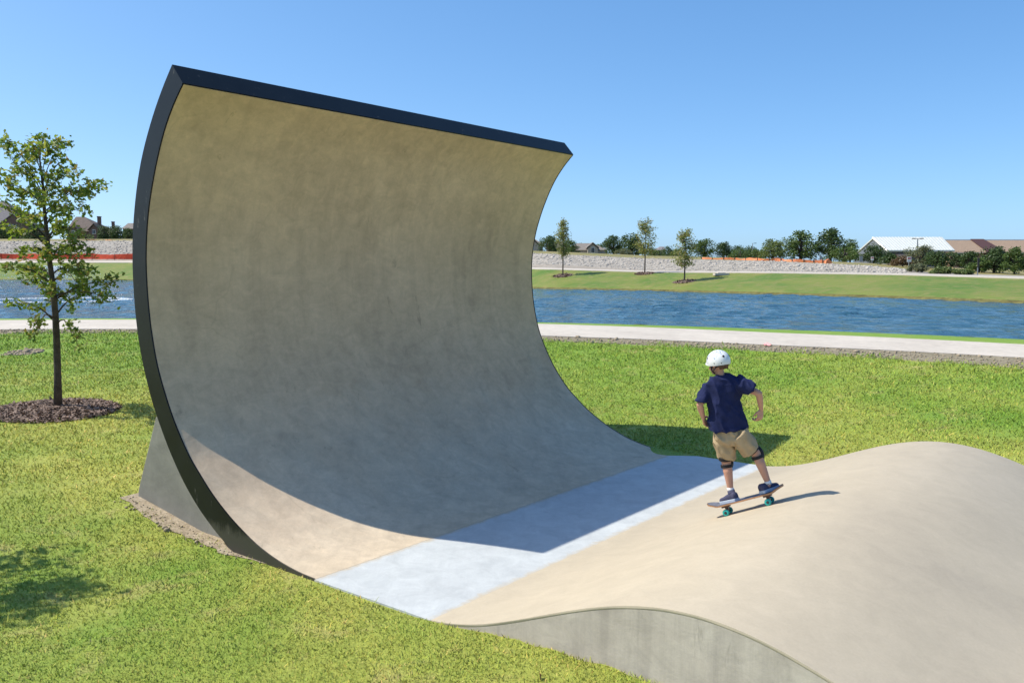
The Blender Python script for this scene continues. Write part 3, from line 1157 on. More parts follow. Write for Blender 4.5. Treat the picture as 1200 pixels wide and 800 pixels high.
def near_oak():
    base = near_tree_pt
    D = base.y
    root = empty('young_oak', base)
    tag(root, 'young oak with thin yellowing leaves standing in the mulch bed left of the ramp', 'tree')
    rg = np.random.default_rng(5)
    # trunk column as seen: column, row
    tr = [(68, 481), (67.5, 440), (66.5, 400), (65, 370), (62, 335), (58, 305), (55, 275), (52, 245), (50, 215), (47, 190), (44, 168)]
    tp = [at_d(a, b, D + .03 * math.sin(i)) for i, (a, b) in enumerate(tr)]
    tp[0].z = base.z - .05
    tp = [p for p in tp]
    rad = [.066, .052, .049, .046, .042, .036, .030, .024, .018, .012, .006]
    mb = MB()
    mb.tube(tp, rad, 12)

    def trunk_at(row):
        rows = [r_ for _, r_ in tr]
        for i in range(len(tr) - 1):
            if tr[i][1] >= row >= tr[i + 1][1]:
                u = (tr[i][1] - row) / (tr[i][1] - tr[i + 1][1])
                return tp[i].lerp(tp[i + 1], u), rad[i] * (1 - u) + rad[i + 1] * u
        return tp[-1], rad[-1]

    limbs = [(378, 20, 352, .1), (374, 40, 388, -.3), (380, 88, 394, -.2), (370, 104, 342, .1), (352, 138, 326, .0), (348, 128, 346, -.25), (356, 52, 338, .5),
             (350, 88, 356, .45), (340, 22, 326, .2), (334, 8, 308, -.3), (330, 112, 312, -.4), (322, 92, 326, .4), (326, 36, 312, .55), (344, 60, 330, -.6),
             (306, 98, 298, .2), (300, 26, 288, .4), (298, 112, 284, -.1), (290, 12, 266, -.2), (280, -4, 236, .2), (278, 92, 264, -.4), (272, 34, 252, -.5),
             (285, 70, 262, .6), (262, 102, 242, .3), (252, 112, 208, .1), (248, 118, 214, -.2), (244, 22, 220, .4), (240, -8, 208, -.1), (232, 88, 196, -.4),
             (228, 14, 184, -.2), (222, 4, 160, .1), (215, 72, 168, .3), (212, 36, 168, -.4), (206, 60, 170, -.2), (200, 30, 178, .4), (240, 60, 205, .6), (255, 45, 225, -.65),
             (265, 78, 235, -.6), (310, 50, 290, -.6), (226, 76, 182, -.1), (270, 20, 244, .55), (236, 94, 218, .5), (190, 52, 160, 0.1), (216, 20, 200, -.5), (310, 78, 285, -.5)]
    leaves, lsz = [], []
    for row, ex, ey, dd in limbs:
        a, r0 = trunk_at(row)
        e = at_d(54 + (ex - 54) * .93, ey + 7 - max(0, ey - 300) * .07, D + dd)
        mid = a.lerp(e, .5) + Vector((0, 0, .10 if ey < row else .16))
        pts_ = [a, a.lerp(mid, .55) + Vector((0, 0, .02)), mid, mid.lerp(e, .55) + Vector((0, 0, .03)), e]
        rr = min(.014, r0 * .45)
        mb.tube(pts_, [rr, rr * .8, rr * .62, rr * .42, .0025], 6)
        L = (e - a).length
        nt_ = 4 + int(L * 6)
        for k in range(nt_):
            u = rg.uniform(.3, 1.0) if k else 1.0
            seg = min(int(u * 4), 3)
            q = pts_[seg].lerp(pts_[seg + 1], u * 4 - seg)
            d = Vector(rg.normal(0, 1, 3)) * .6 + (e - a).normalized() * .6
            d.z -= .15
            tw = q + d.normalized() * rg.uniform(.08, .26)
            mb.tube([q, q.lerp(tw, .5) + Vector((0, 0, .01)), tw], [.004, .003, .0015], 4)
            m = rg.integers(10, 18)
            for _ in range(m):
                v = rg.uniform(.25, 1.1)
                c = q.lerp(tw, v) + Vector(rg.normal(0, .035, 3))
                leaves.append(c)
                lsz.append(rg.uniform(.045, .095))
    mb.build('trunk', M['bark'], root, smooth=True)
    V, F = leaf_faces(np.array([tuple(c) for c in leaves]), lsz, rg, lobed=True)
    me = fast_mesh('crown', V, F)
    link('crown', me, M['oak_leaf'], root)
    return root


near_oak()


def shade_tree():
    """the tree left of the frame whose shadow lies on the lawn"""
    base = Vector((-6.95, 6.75, g1(-6.95, 6.75)))
    root = empty('young_oak', base)
    tag(root, 'young oak just outside the left edge of the view casting a shadow on the lawn', 'tree')
    rg = np.random.default_rng(21)
    mb = MB()
    mb.tube([base + Vector((0, 0, -.05)), base + Vector((.02, 0, 1.4)), base + Vector((-.03, .02, 2.8)), base + Vector((0, 0, 4.2))], [.065, .05, .03, .006], 10)
    leaves, lsz = [], []
    for k in range(60):
        z = rg.uniform(1.5, 4.1)
        a = rg.uniform(0, 6.283)
        L = (1.0 if z < 3 else 1.0 - (z - 3) * .6) * rg.uniform(.5, 1.05)
        p = base + Vector((0, 0, z))
        e = p + Vector((L * math.cos(a), L * math.sin(a), rg.uniform(.05, .5)))
        mb.tube([p, p.lerp(e, .5) + Vector((0, 0, .05)), e], [.012, .008, .003], 5)
        for _ in range(45):
            u = rg.uniform(.3, 1.05)
            leaves.append(tuple(p.lerp(e, u) + Vector(rg.normal(0, .12, 3))))
            lsz.append(rg.uniform(.07, .12))
    mb.build('trunk', M['bark'], root, smooth=True)
    V, F = leaf_faces(np.array(leaves), lsz, rg, lobed=True)
    link('crown', fast_mesh('crown', V, F), M['oak_leaf'], root)


shade_tree()


def sapling(pt, h, cw, c0, seed, label, lean=0.0):
    """narrow young tree: bare stem, then a ragged spindle of twigs and leaves"""
    rg = np.random.default_rng(seed)
    root = empty('young_tree', pt)
    tag(root, label, 'tree', 'young trees planted on the far bank')
    mb = MB()
    top = Vector((lean * h, 0, h))
    mb.tube([pt + Vector((0, 0, -.1)), pt + top * .5 + Vector((.03, 0, 0)), pt + top], [.075, .05, .01], 8)
    leaves, lsz = [], []
    for k in range(105):
        u = rg.uniform(c0, .98)
        s = (u - c0) / (1 - c0)
        wd = cw * (0.55 + 0.6 * math.sin(math.pi * (s * .75 + .15))) * (1 - s * .2) * rg.uniform(.45, 1.25)
        a = rg.uniform(0, 6.283)
        p = pt + top * u
        e = p + Vector((math.cos(a) * wd, math.sin(a) * wd, rg.uniform(-.05, .35)))
        mb.tube([p, e], [.016, .004], 4, caps=False)
        for _ in range(21):
            leaves.append(tuple(p.lerp(e, rg.uniform(.35, 1.15)) + Vector(rg.normal(0, .13, 3))))
            lsz.append(rg.uniform(.10, .19))
    mb.build('trunk', M['bark'], root)
    V, F = leaf_faces(np.array(leaves), lsz, rg)
    link('crown', fast_mesh('crown', V, F), M['young_leaf'], root)
    return root


for i, (px, py, topy, cw, c0, lab) in enumerate([
        (659.5, 323, 259.5, .62, .36, 'slim green young tree on the far bank closest to the ramp, with a low crown'),
        (755.5, 320.5, 259.5, .95, .34, 'tallest and widest young tree on the far bank, set on top of the slope'),
        (802, 330, 272, .85, .30, 'sparse browning young tree lowest on the far bank, nearest the water')]):
    p = at_g(px, py)
    h = (py - topy) / FOC * p.y
    sapling(p, h, cw, c0, 40 + i, lab)
    mulch_bed(p, 1.0, 1.0, 60 + i, ['dull brown mulch ring under the slim green tree on the far bank', 'dull brown mulch ring under the widest tree on the far bank', 'dull brown mulch ring under the browning tree near the water'][i], 500, .09)


def bushy(name, px, topy, hw, d, leafm, seed, label, cat='tree', shape=1.0, group='trees beyond the embankment', dens=1.0, stem=0.12, leafsize=None):
    """broad far tree or shrub; height and spread from what shows, base on the ground"""
    rg = np.random.default_rng(seed)
    p = at_d(px, topy, d)
    base = Vector((p.x, p.y, g1(p.x, p.y) - .05))
    H_ = p.z - base.z
    wd = hw * 1.22 / FOC * d
    root = empty(name, base)
    tag(root, label, cat, group)
    s0 = stem * H_
    nc = int(46 * dens)
    leaves, lsz = [], []
    cz = s0 + (H_ - s0) * .5
    mb = MB()
    mb.tube([base + Vector((0, 0, -.2)), base + Vector((.05, 0, cz)), base + Vector((0, .05, H_ * .85))], [wd * .09, wd * .06, .02], 7)
    ls = leafsize or max(.16, .055 * (wd + H_ * .5))
    lob = rg.uniform(0, 6.28, 4)
    for k in range(nc):
        u = rg.normal(0, 1, 3)
        u /= np.linalg.norm(u)
        if u[2] < 0:
            u[:2] /= max(.55, np.linalg.norm(u[:2]))
        rr = rg.uniform(.25, 1) ** .45
        az_ = math.atan2(u[1], u[0])
        lobe = 1 + .2 * math.sin(2 * az_ + lob[0]) + .16 * math.sin(3 * az_ + lob[1] + 2 * u[2])
        flat = 1 - max(0, -u[2]) * .15
        tap = 1.0 if u[2] < .1 else 1.0 - .3 * (u[2] - .1)
        c = np.array([u[0] * wd * rr * lobe * .86 * tap, u[1] * wd * rr * lobe * .86 * tap, cz + u[2] * (H_ - s0) * .46 * rr * flat * (1 + .12 * math.sin(az_ * 2 + lob[2]))])
        if shape != 1.0:
            c[:2] *= 1 - (shape - 1) * (c[2] - cz) / H_
        cr = rg.uniform(.14, .26) * (wd + H_ * .35)
        b0 = base + Vector((0, 0, min(cz, c[2]) * .6 + s0 * .4))
        mb.tube([b0, base + Vector(c)], [wd * .025, .01], 4, caps=False)
        m = int(rg.integers(36, 64))
        q = rg.normal(0, 1, (m, 3))
        q /= np.linalg.norm(q, axis=1)[:, None]
        q *= (rg.uniform(.1, 1, m) ** .5)[:, None] * cr * np.array([1, 1, .75])
        pts_ = q + c + np.array(base)
        pts_ = pts_[pts_[:, 2] < base.z + H_ * 1.0 + rg.normal(0, .12)]
        pts_[:, 2] = np.maximum(pts_[:, 2], base.z + .03)
        leaves += [tuple(t_) for t_ in pts_]
        lsz += list(rg.uniform(.6, 1.3, len(pts_)) * ls)
    mb.build('trunk' if cat == 'tree' else 'stem', M['bark'], root)
    V, F = leaf_faces(np.array(leaves), lsz, rg, droop=.1)
    link('crown' if cat == 'tree' else 'foliage', fast_mesh('crown', V, F), M[leafm], root)
    return root


far_trees = [
    # left, between and behind the twigs of the near oak
    ('tree', 8, 262, 16, 226, 'dark_leaf', 'dark tree beside the brick house at the left edge, behind the oak twigs', 1),
    ('tree', 40, 264, 11, 224, 'dark_leaf', 'dark tree beyond the embankment right behind the trunk of the near oak', 1),
    ('shrub', 94, 268, 11, 222, 'mid_leaf', 'low rounded bush in front of the brown roofed house', 1),
    ('tree', 122, 264, 7, 224, 'dark_leaf', 'dark narrow evergreen directly right of the brick chimney', .9),
    ('tree', 137, 262, 10, 224, 'dark_leaf', 'fuller dark evergreen midway between the chimney and the steel edge of the ramp', .9),
    ('tree', 151, 267, 7, 222, 'dark_leaf', 'short dark evergreen touching the left edge of the ramp', .9),
    # middle
    ('tree', 643.5, 275.5, 12, 150, 'dark_leaf', 'round dark tree just right of the ramp, behind the slim young tree', 1),
    ('tree', 668, 280, 9, 175, 'mid_leaf', 'small tree behind the crown of the slim young tree', 1),
    ('tree', 679, 284.5, 8, 250, 'mid_leaf', 'far small tree rising over the long grey roof', 1),
    ('tree', 702, 286, 7, 235, 'mid_leaf', 'far small tree peeping over the gabled house front', 1),
    ('tree', 719, 275, 12, 152, 'dark_leaf', 'left one of the pair of big dark trees between house and tallest young tree', 1),
    ('tree', 741, 272.5, 14, 150, 'dark_leaf', 'right one of the pair of big dark trees, behind the tallest young tree', 1),
    ('shrub', 731, 291, 9, 142, 'grey_leaf', 'grey green bush at the foot of the pair of big dark trees', 1),
    ('shrub', 767, 291, 8, 145, 'mid_leaf', 'green bush just right of the tallest young tree', 1),
    ('tree', 783, 288, 9, 205, 'dark_leaf', 'small bluish far tree between the tallest and the browning young trees', 1),
    ('shrub', 793, 291, 8, 150, 'light_leaf', 'light bush left of the browning young tree', 1),
    ('tree', 826, 279.5, 13, 145, 'mid_leaf', 'broad green tree right of the browning young tree', 1),
    ('tree', 848, 282, 9, 145, 'dark_leaf', 'small dark round tree left of the far lamp post', 1),
    ('shrub', 868, 291, 12, 138, 'mid_leaf', 'low green hedge bush right of the small dark round tree', 1),
    ('shrub', 888, 291.5, 11, 138, 'mid_leaf', 'low green hedge bush under the far lamp post', 1),
    ('tree', 864, 288, 11, 250, 'dark_leaf', 'farthest tree band seen left of the lamp post, over the hedge', 1),
    ('tree', 880, 287.5, 11, 255, 'dark_leaf', 'farthest tree band seen behind the lamp post, over the hedge', 1),
    ('tree', 906, 279, 15, 128, 'light_leaf', 'light green tree left of the two tallest trees', 1),
    ('tree', 939, 270, 19, 130, 'mid_leaf', 'broad tall green tree above the orange netting', 1),
    ('tree', 974, 267.5, 17, 130, 'dark_leaf', 'tallest dark tree at the right end of the orange netting', 1),
    ('tree', 997, 279, 10, 132, 'mid_leaf', 'green tree leaning against the right side of the tallest dark tree', 1),
    ('shrub', 990, 288, 19, 124, 'mid_leaf', 'wide green bush in front of the tallest dark tree', 1),
    # right
    ('tree', 1024, 286, 14, 130, 'dark_leaf', 'dark tree covering the gable end of the white roofed building', 1),
    ('shrub', 1041, 297, 9, 89, 'dark_leaf', 'dark bush below the left eave of the white roof', 1),
    ('shrub', 1058, 300, 9, 86, 'red_leaf', 'reddish bush in front of the white roofed building', 1),
    ('tree', 1080, 284, 14, 88, 'grey_leaf', 'loose grey green tree in front of the white roof', 1),
    ('shrub', 1097, 293, 12, 85, 'dark_leaf', 'dark bush right of the grey green tree', 1),
    ('shrub', 1115, 294.5, 14, 85, 'dark_leaf', 'dark bush under the right corner of the white roof', 1),
    ('shrub', 1136, 292.5, 11, 83, 'dark_leaf', 'dark pointed bush in front of the tan wall', 1.2),
    ('tree', 1166, 287.5, 15, 80, 'dark_leaf', 'dark tree in front of the maroon wall panel', 1),
    ('shrub', 1148, 301, 10, 79, 'mid_leaf', 'green bush between the signpost and the maroon panel tree', 1),
    ('tree', 1190, 289.5, 11, 77, 'mid_leaf', 'green tree near the right edge of the view', 1),
    ('tree', 1222, 284, 16, 79, 'dark_leaf', 'dark tree just beyond the right edge of the view', 1),
    ('shrub', 1075, 309, 9, 76, 'grey_leaf', 'low straw coloured bush at the end of the rock slope', 1),
    ('shrub', 1104, 313, 11, 74, 'light_leaf', 'low pale weeds left half of the strip behind the far path', 1),
    ('shrub', 1128, 315, 11, 73, 'light_leaf', 'low pale weeds right half of the strip behind the far path', 1),
]
for i, (kind, px, ty, hw, d, lm, lab, shp) in enumerate(far_trees):
    if kind == 'tree':
        bushy('tree', px, ty, hw, d, lm, 100 + i, lab, 'tree', shp, dens=1.35, stem=.0)
    else:
        bushy('shrub', px, ty, hw, d, lm, 100 + i, lab, 'shrub', shp, group='shrubs beyond the pond', dens=.8, stem=.02)


# ------------------------------------------------------------------ buildings
M['brown_roof'] = simple('brown shingle roof', (0.135, 0.105, 0.09), 0.9, 0.25, 3)
M['grey_roof'] = simple('grey shingle roof', (0.21, 0.185, 0.165), 0.9, 0.25, 3)
M['mauve_roof'] = simple('weathered grey roof', (0.20, 0.185, 0.19), 0.9, 0.2, 3)
M['brick'] = simple('dark brick', (0.15, 0.095, 0.08), 0.9, 0.3, 6)
M['stone'] = simple('beige stone wall', (0.36, 0.32, 0.27), 0.9, 0.2, 5)
M['white_roof'] = simple('white metal roof', (0.54, 0.56, 0.53), 0.45, 0.05, 2)
M['slate_wall'] = simple('blue grey wall', (0.13, 0.145, 0.165), 0.8, 0.15, 4)
M['pink_wall'] = simple('pinkish masonry', (0.42, 0.30, 0.25), 0.85, 0.15, 5)
M['tan_wall'] = simple('tan brick wall', (0.36, 0.245, 0.175), 0.9, 0.1, 2)
M['tan_roof'] = simple('tan shingle roof', (0.29, 0.21, 0.15), 0.9, 0.12, 3)
M['maroon'] = simple('maroon wall panel', (0.075, 0.035, 0.035), 0.8, 0.15, 4)
M['white_trim'] = simple('white painted trim', (0.75, 0.74, 0.72), 0.6, 0.05, 4)
M['glass'] = simple('dark window glass', (0.03, 0.035, 0.045), 0.1, 0.2, 4)


def pt3(px, py, d):
    return at_d(px, py, d)


def hip_house(name, label, d, x0, x1, eave, ridge, rx0, rx1, wallm, roofm, depth=10, gables=(), chimney=None):
    """house whose front faces the pond: columns x0..x1, rows of eave and ridge; rx0..rx1 is the ridge line"""
    e0, e1 = pt3(x0, eave, d), pt3(x1, eave, d)
    zr = pt3(x0, ridge, d + depth / 2).z
    gx = (e0.x + e1.x) / 2
    zb = g1(gx, d) - 1.0
    root = empty(name, (gx, d + depth / 2, zb))
    tag(root, label, 'house', 'houses beyond the embankment')
    ov = .35
    mb = MB()
    mb.box((gx, d + depth / 2, (zb + e0.z) / 2), e1.x - e0.x - 2 * ov, depth - 2 * ov, e0.z - zb)
    mb.build('wall', wallm, root)
    r0, r1 = pt3(rx0, ridge, d + depth / 2), pt3(rx1, ridge, d + depth / 2)
    mb = MB()
    z = e0.z
    v = [(e0.x, d, z), (e1.x, d, z), (e1.x, d + depth, z), (e0.x, d + depth, z), (r0.x, d + depth / 2, zr), (r1.x, d + depth / 2, zr)]
    mb.add(v, [(0, 1, 5, 4), (1, 2, 5), (2, 3, 4, 5), (3, 0, 4), (3, 2, 1, 0)])
    rf = mb.build('roof', roofm, root)
    for gx0, gx1, gpeak, geave in gables:
        a, b = pt3(gx0, geave, d - 1.2), pt3(gx1, geave, d - 1.2)
        pk = pt3((gx0 + gx1) / 2, gpeak, d - 1.2)
        mb = MB()
        mb.prism([(a.x + .25, d - 1.2, zb), (b.x - .25, d - 1.2, zb), (b.x - .25, d - 1.2, b.z), (pk.x, d - 1.2, pk.z - .2), (a.x + .25, d - 1.2, a.z)], (0, 0, 0), (0, 3.0, 0))
        mb.build('gable_wall', wallm, root)
        mb = MB()
        for s in (a, b):
            mb.prism([(s.x, d - 1.5, s.z), (pk.x, d - 1.5, pk.z), (pk.x, d - 1.5, pk.z + .22), (s.x, d - 1.5, s.z + .22)], (0, 0, 0), (0, 4.5, 0))
        mb.build('gable_roof', roofm, root)
        mb = MB()
        cx = (a.x + b.x) / 2
        ww = (b.x - a.x) * .28
        mb.box((cx, d - 1.22, a.z - .4), ww, .08, 1.3)
        fr = mb.build('window', M['white_trim'], root)
        mb = MB()
        for q in (-1, 1):
            mb.box((cx + q * ww * .23, d - 1.27, a.z - .4), ww * .38, .04, 1.1)
        mb.build('pane', M['glass'], fr)
    if chimney:
        cx0, cx1, cy = chimney
        a, b = pt3(cx0, cy, d + 2), pt3(cx1, cy, d + 2)
        mb = MB()
        mb.box(((a.x + b.x) / 2, d + 2, (a.z + zb) / 2), b.x - a.x, 1.1, a.z - zb)
        mb.box(((a.x + b.x) / 2, d + 2, a.z + .12), (b.x - a.x) * 1.2, 1.3, .24)
        mb.build('chimney', M['brick'], root)
    return root


hip_house('house', 'big grey roofed house at the left edge, mostly hidden by the oak leaves', 262, -45, 26, 268, 236, -20, 8, M['brick'], M['mauve_roof'], 14,
          gables=((-2, 32, 251, 264),))
hip_house('house', 'brick house with a brown hip roof and tall chimney, seen right of the oak', 250, 76, 119, 271, 254, 89, 99, M['brick'], M['brown_roof'], 12,
          gables=((79, 93, 264, 271), (103, 117, 262.5, 270)), chimney=(114.8, 117.6, 254.5))
hip_house('house', 'small dark house gable touching the left steel edge of the ramp', 265, 142, 164, 268, 261.5, 150, 156, M['brick'], M['grey_roof'], 9, chimney=(131.5, 133.5, 260.5))
hip_house('house', 'stone house half hidden by the right edge of the ramp', 205, 596, 638, 286.5, 279, 606, 625, M['stone'], M['grey_roof'], 10, gables=((613, 633, 278, 288),))
hip_house('house', 'low grey roof between the round dark tree and the slim young tree', 230, 640, 667, 291, 283, 646, 660, M['stone'], M['grey_roof'], 9)
hip_house('house', 'long low house with grey roof and stone gable front beside the pair of dark trees', 190, 664, 714, 293, 285, 676, 694, M['stone'], M['grey_roof'], 10,
          gables=((687.5, 702, 285, 291),))
hip_house('house', 'far pale house peeping out between bushes right of the tallest young tree', 215, 770, 781, 293.5, 289, 773, 778, M['stone'], M['mauve_roof'], 8)


def white_building():
    d = 150
    root = empty('community_building', pt3(1065, 305, d))
    tag(root, 'low building with a big white metal gable roof behind the trees', 'building')
    a, b = pt3(1041, 294.8, d), pt3(1119, 295.5, d)
    r0, r1 = pt3(1023.5, 279.3, d + 9), pt3(1104, 280.3, d + 9)
    l0 = pt3(1008, 288.5, d + 18)
    zb = g1(a.x, d) - 1
    back = d + 18
    mb = MB()
    th = .25
    A, B = Vector((a.x, d, a.z)), Vector((b.x, d, a.z))
    R0, R1 = Vector((r0.x, d + 9, r0.z)), Vector((r1.x, d + 9, r0.z))
    C, D_ = Vector((a.x + 1.6, back, a.z)), Vector((b.x + 1.6, back, a.z))
    up = Vector((0, 0, th))
    for q in ((A, B, R1, R0), (R0, R1, D_, C)):
        mb.prism(q, (0, 0, 0), up)
    rf = mb.build('roof', M['white_roof'], root)
    mb = MB()
    for k in range(1, 22):
        u = k / 22
        mb.tube([A.lerp(B, u) + up * 1.05, R0.lerp(R1, u) + up * 1.05], .05, 5)
    mb.build('standing_seam', M['white_roof'], rf)
    mb = MB()
    mb.prism([(A.x + .6, d + .8, zb), (B.x - 1.2, d + .8, zb), (B.x - 1.2, d + .8, A.z - .02), (A.x + .6, d + .8, A.z - .02)], (0, 0, 0), (0, 15.5, 0))
    mb.build('wall', M['slate_wall'], root)
    mb = MB()
    g = [Vector((A.x - .02, d + .1, A.z - .35)), Vector((R0.x - .02, d + 9, R0.z - .35)), Vector((C.x - .02, back - .1, C.z - .35))]
    mb.add([*g, *[q + Vector((.2, 0, 0)) for q in g]], [(0, 1, 2), (5, 4, 3), (0, 3, 4, 1), (1, 4, 5, 2), (2, 5, 3, 0)])
    mb.build('gable_wall', M['slate_wall'], root)
    mb = MB()
    mb.tube([A + Vector((-.1, 0, .1)), R0 + Vector((-.1, 0, .1))], .2, 6)
    mb.build('rake_trim', M['white_trim'], root)
    p0, p1 = pt3(1053, 299, d - .4), pt3(1066, 299, d - .4)
    mb = MB()
    mb.box(((p0.x + p1.x) / 2, d + .5, (p0.z + zb) / 2), p1.x - p0.x, 1.0, p0.z - zb + .4)
    mb.build('entrance_wall', M['pink_wall'], root)
    for cx in (1046.5, 1074, 1088):
        p = pt3(cx, 299.5, d)
        mb = MB()
        mb.box((p.x, d + .76, p.z), 1.1, .1, 1.0)
        mb.build('window', M['glass'], root)


white_building()


def brown_building():
    d = 165
    root = empty('brick_building', pt3(1165, 305, d))
    tag(root, 'wide building with a sloping tan roof and a maroon tower at the right edge', 'building')
    zb = g1(pt3(1165, 305, d).x, d) - 1
    top = pt3(1165, 281.3, d).z
    x0, x1, x2, x3 = (pt3(q, 281, d).x for q in (1109, 1157, 1178, 1290))
    ev = pt3(1165, 296.5, d).z
    mb = MB()
    mb.box(((x0 + x3) / 2 + 1, d + 8, (zb + ev) / 2), x3 - x0 - 2, 14, ev - zb - .01)
    mb.build('wall', M['tan_wall'], root)
    mb = MB()
    dx = pt3(1120, 281, d).x - x0
    mb.prism([(x0 + dx * .9, d, ev), (x3, d, ev), (x3, d + 6, top), (x0, d + 6, top)], (0, 0, 0), (0, .1, .2))
    mb.prism([(x0 + dx * .9, d, ev), (x0, d + 6, top), (x0, d + 10, top), (x0 + dx * .9, d + 16, ev)], (0, 0, 0), (.15, .05, .1))
    mb.prism([(x0, d + 6.2, top), (x3, d + 6.2, top), (x3, d + 10, top), (x0, d + 10, top)], (0, 0, 0), (0, 0, .1))
    mb.build('roof', M['tan_roof'], root)
    mb = MB()
    mb.prism([(x1, d - .05, ev), (x2, d - .05, ev), (x2 - .8, d + 6, top), (x1, d + 6, top)], (0, -.02, .24), (0, .1, .42))
    mb.prism([(x1, d - .3, zb), (x2, d - .3, zb), (x2, d - .3, ev + .3), (x1, d - .3, ev + .3)], (0, 0, 0), (0, 1.2, 0))
    mb.build('wall_panel', M['maroon'], root)
    mb = MB()
    mb.box(((x0 + x3) / 2, d + 6.2, top + .22), x3 - x0 + .4, .5, .2)
    mb.build('ridge_trim', M['white_trim'], root)
    mb = MB()
    mb.box((pt3(1134, 300, d).x, d + .96, pt3(1134, 301, d).z), 3, .12, 1.4)
    mb.build('window', M['glass'], root)


brown_building()

# ------------------------------------------------------------------ fences, signs, lamps
M['orange_net'] = simple('orange safety netting', (0.72, 0.24, 0.11), 0.7, 0.25, 1.5)
M['red_net'] = simple('red orange barrier netting', (0.72, 0.085, 0.03), 0.7, 0.2, 1.2)
M['galv'] = simple('galvanised metal', (0.30, 0.31, 0.32), 0.5, 0.1, 5, metal=.6)
M['sign_white'] = simple('white sign face', (0.70, 0.69, 0.68), 0.5, 0.05, 3)
M['sign_red'] = simple('red sign print', (0.55, 0.12, 0.1), 0.5, 0.05, 3)
M['dark_post'] = simple('dark post', (0.05, 0.045, 0.04), 0.7, 0.2, 5)


def netting(label, pts, mat, height=None, step=None):
    """safety fence: pts are (column, base row, top row, distance)"""
    rg = np.random.default_rng(len(pts) * 7 + int(pts[0][3]))
    base = [pt3(a, b, d) for a, b, t, d in pts]
    tops = [pt3(a, t, d) for a, b, t, d in pts]
    root = empty('safety_fence', base[len(base) // 2])
    tag(root, label, 'fence', 'orange safety fences on the far bank')
    n = 60
    fi = np.linspace(0, len(pts) - 1, n)
    bl, tl = [], []
    for q in fi:
        i = min(int(q), len(pts) - 2)
        u = q - i
        sag = .06 * math.sin(q * 9) + rg.normal(0, .03)
        bl.append(base[i].lerp(base[i + 1], u) + Vector((0, .08 * math.sin(q * 7), rg.normal(0, .02))))
        tl.append(tops[i].lerp(tops[i + 1], u) + Vector((0, .12 * math.sin(q * 5 + 1), sag)))
    mb = MB()
    off = Vector((0, .03, 0))
    v = bl + tl + [p + off for p in tl] + [p + off for p in bl]
    f = []
    for k in range(n - 1):
        for r_ in range(3):
            f.append((r_ * n + k, r_ * n + k + 1, (r_ + 1) * n + k + 1, (r_ + 1) * n + k))
    mb.add(v, f)
    mb.build('net', mat, root)
    for k in range(0, n, 5):
        mb = MB()
        mb.tube([bl[k] + Vector((0, -.06, -.3)), tl[k] + Vector((0, -.06, .15))], .035, 6)
        mb.build('post', M['dark_post'], root)


netting('long red orange barrier fence below the rock slope at the left', [(-60, 303.6, 297.2, 175), (0, 303.6, 297.2, 175), (80, 303.6, 297.4, 172.5), (156, 303.8, 298, 170), (230, 305, 299.5, 162)], M['red_net'])
netting('short orange net on top of the rock slope in front of the brown roofed house', [(76, 283.4, 281.2, 187), (110, 283.2, 281.1, 186), (141, 283.3, 281.6, 184)], M['orange_net'])
netting('orange net fence along the crest of the rock slope below the tall trees', [(822, 303.6, 302.0, 99.5), (860, 304.8, 302.2, 96), (900, 306.2, 303.0, 91.5), (940, 307.6, 304.2, 89), (973, 308.7, 305.6, 87)], M['orange_net'])
# folded end of the net
mb = MB()
p = pt3(972, 307.2, 86.5)
mb.prism([p + Vector(q) for q in ((-.35, 0, -.15), (.4, 0, -.22), (.25, 0, .0), (-.05, 0, .32), (-.3, 0, .2))], (0, 0, 0), (0, .4, 0))
tag(mb.build('net_roll', M['orange_net']), 'crumpled end of orange netting at the foot of the tallest dark tree', 'netting roll')


def sign(px, py, d, w_, h_, label, red=False, mat=None):
    p = pt3(px, py, d)
    root = empty('sign', (p.x, p.y, g1(p.x, p.y)))
    tag(root, label, 'sign', 'small signs beyond the pond')
    mb = MB()
    mb.box(p, w_, .05, h_)
    o = mb.build('panel', mat or M['sign_white'], root)
    bevel(o, .01, 1)
    if red:
        mb = MB()
        mb.box(p + Vector((0, -.032, h_ * .2)), w_ * .75, .012, h_ * .28)
        mb.build('red_band', M['sign_red'], root)
    mb = MB()
    mb.tube([(p.x, p.y + .06, g1(p.x, p.y) - .3), (p.x, p.y + .06, p.z + h_ / 2)], .045, 6)
    mb.build('post', M['galv'], root)


sign(1009, 303.5, 112, .42, .7, 'grey white upright sign in the dark gap left of the white sign', mat=M['galv'])
sign(1022.3, 303, 112, .36, .5, 'small white sign with a red band in the dark gap between the bushes', True)
sign(1065.5, 304, 84, .42, .5, 'small white sign with a red band in front of the reddish bush', True)
sign(962, 302, 110, .35, .45, 'small grey sign standing by the right end of the orange net', mat=M['galv'])
sign(1146.5, 308, 72, .17, .8, 'narrow brown signpost in front of the dark bushes at the right', mat=M['dark_post'])


def lamp(px, top, d, label, arms):
    p = pt3(px, top, d)
    b = g1(p.x, p.y)
    root = empty('street_lamp', (p.x, p.y, b))
    tag(root, label, 'street lamp', 'street lamps beyond the pond')
    mb = MB()
    mb.tube([(p.x, p.y, b - .3), (p.x, p.y, p.z)], [.1, .07], 8)
    mb.build('pole', M['galv'], root)
    for s in arms:
        mb = MB()
        mb.tube([(p.x, p.y, p.z - .05), (p.x + s * .4, p.y, p.z)], .035, 6)
        mb.box((p.x + s * .6, p.y, p.z), .45, .25, .12)
        mb.build('lamp_head', M['dark_post'], root)


lamp(1075.5, 279.6, 128, 'twin headed lamp post standing in front of the white roof', (-1, 1))
lamp(882, 285, 190, 'single headed lamp post above the hedge left of the light green tree', (1,))

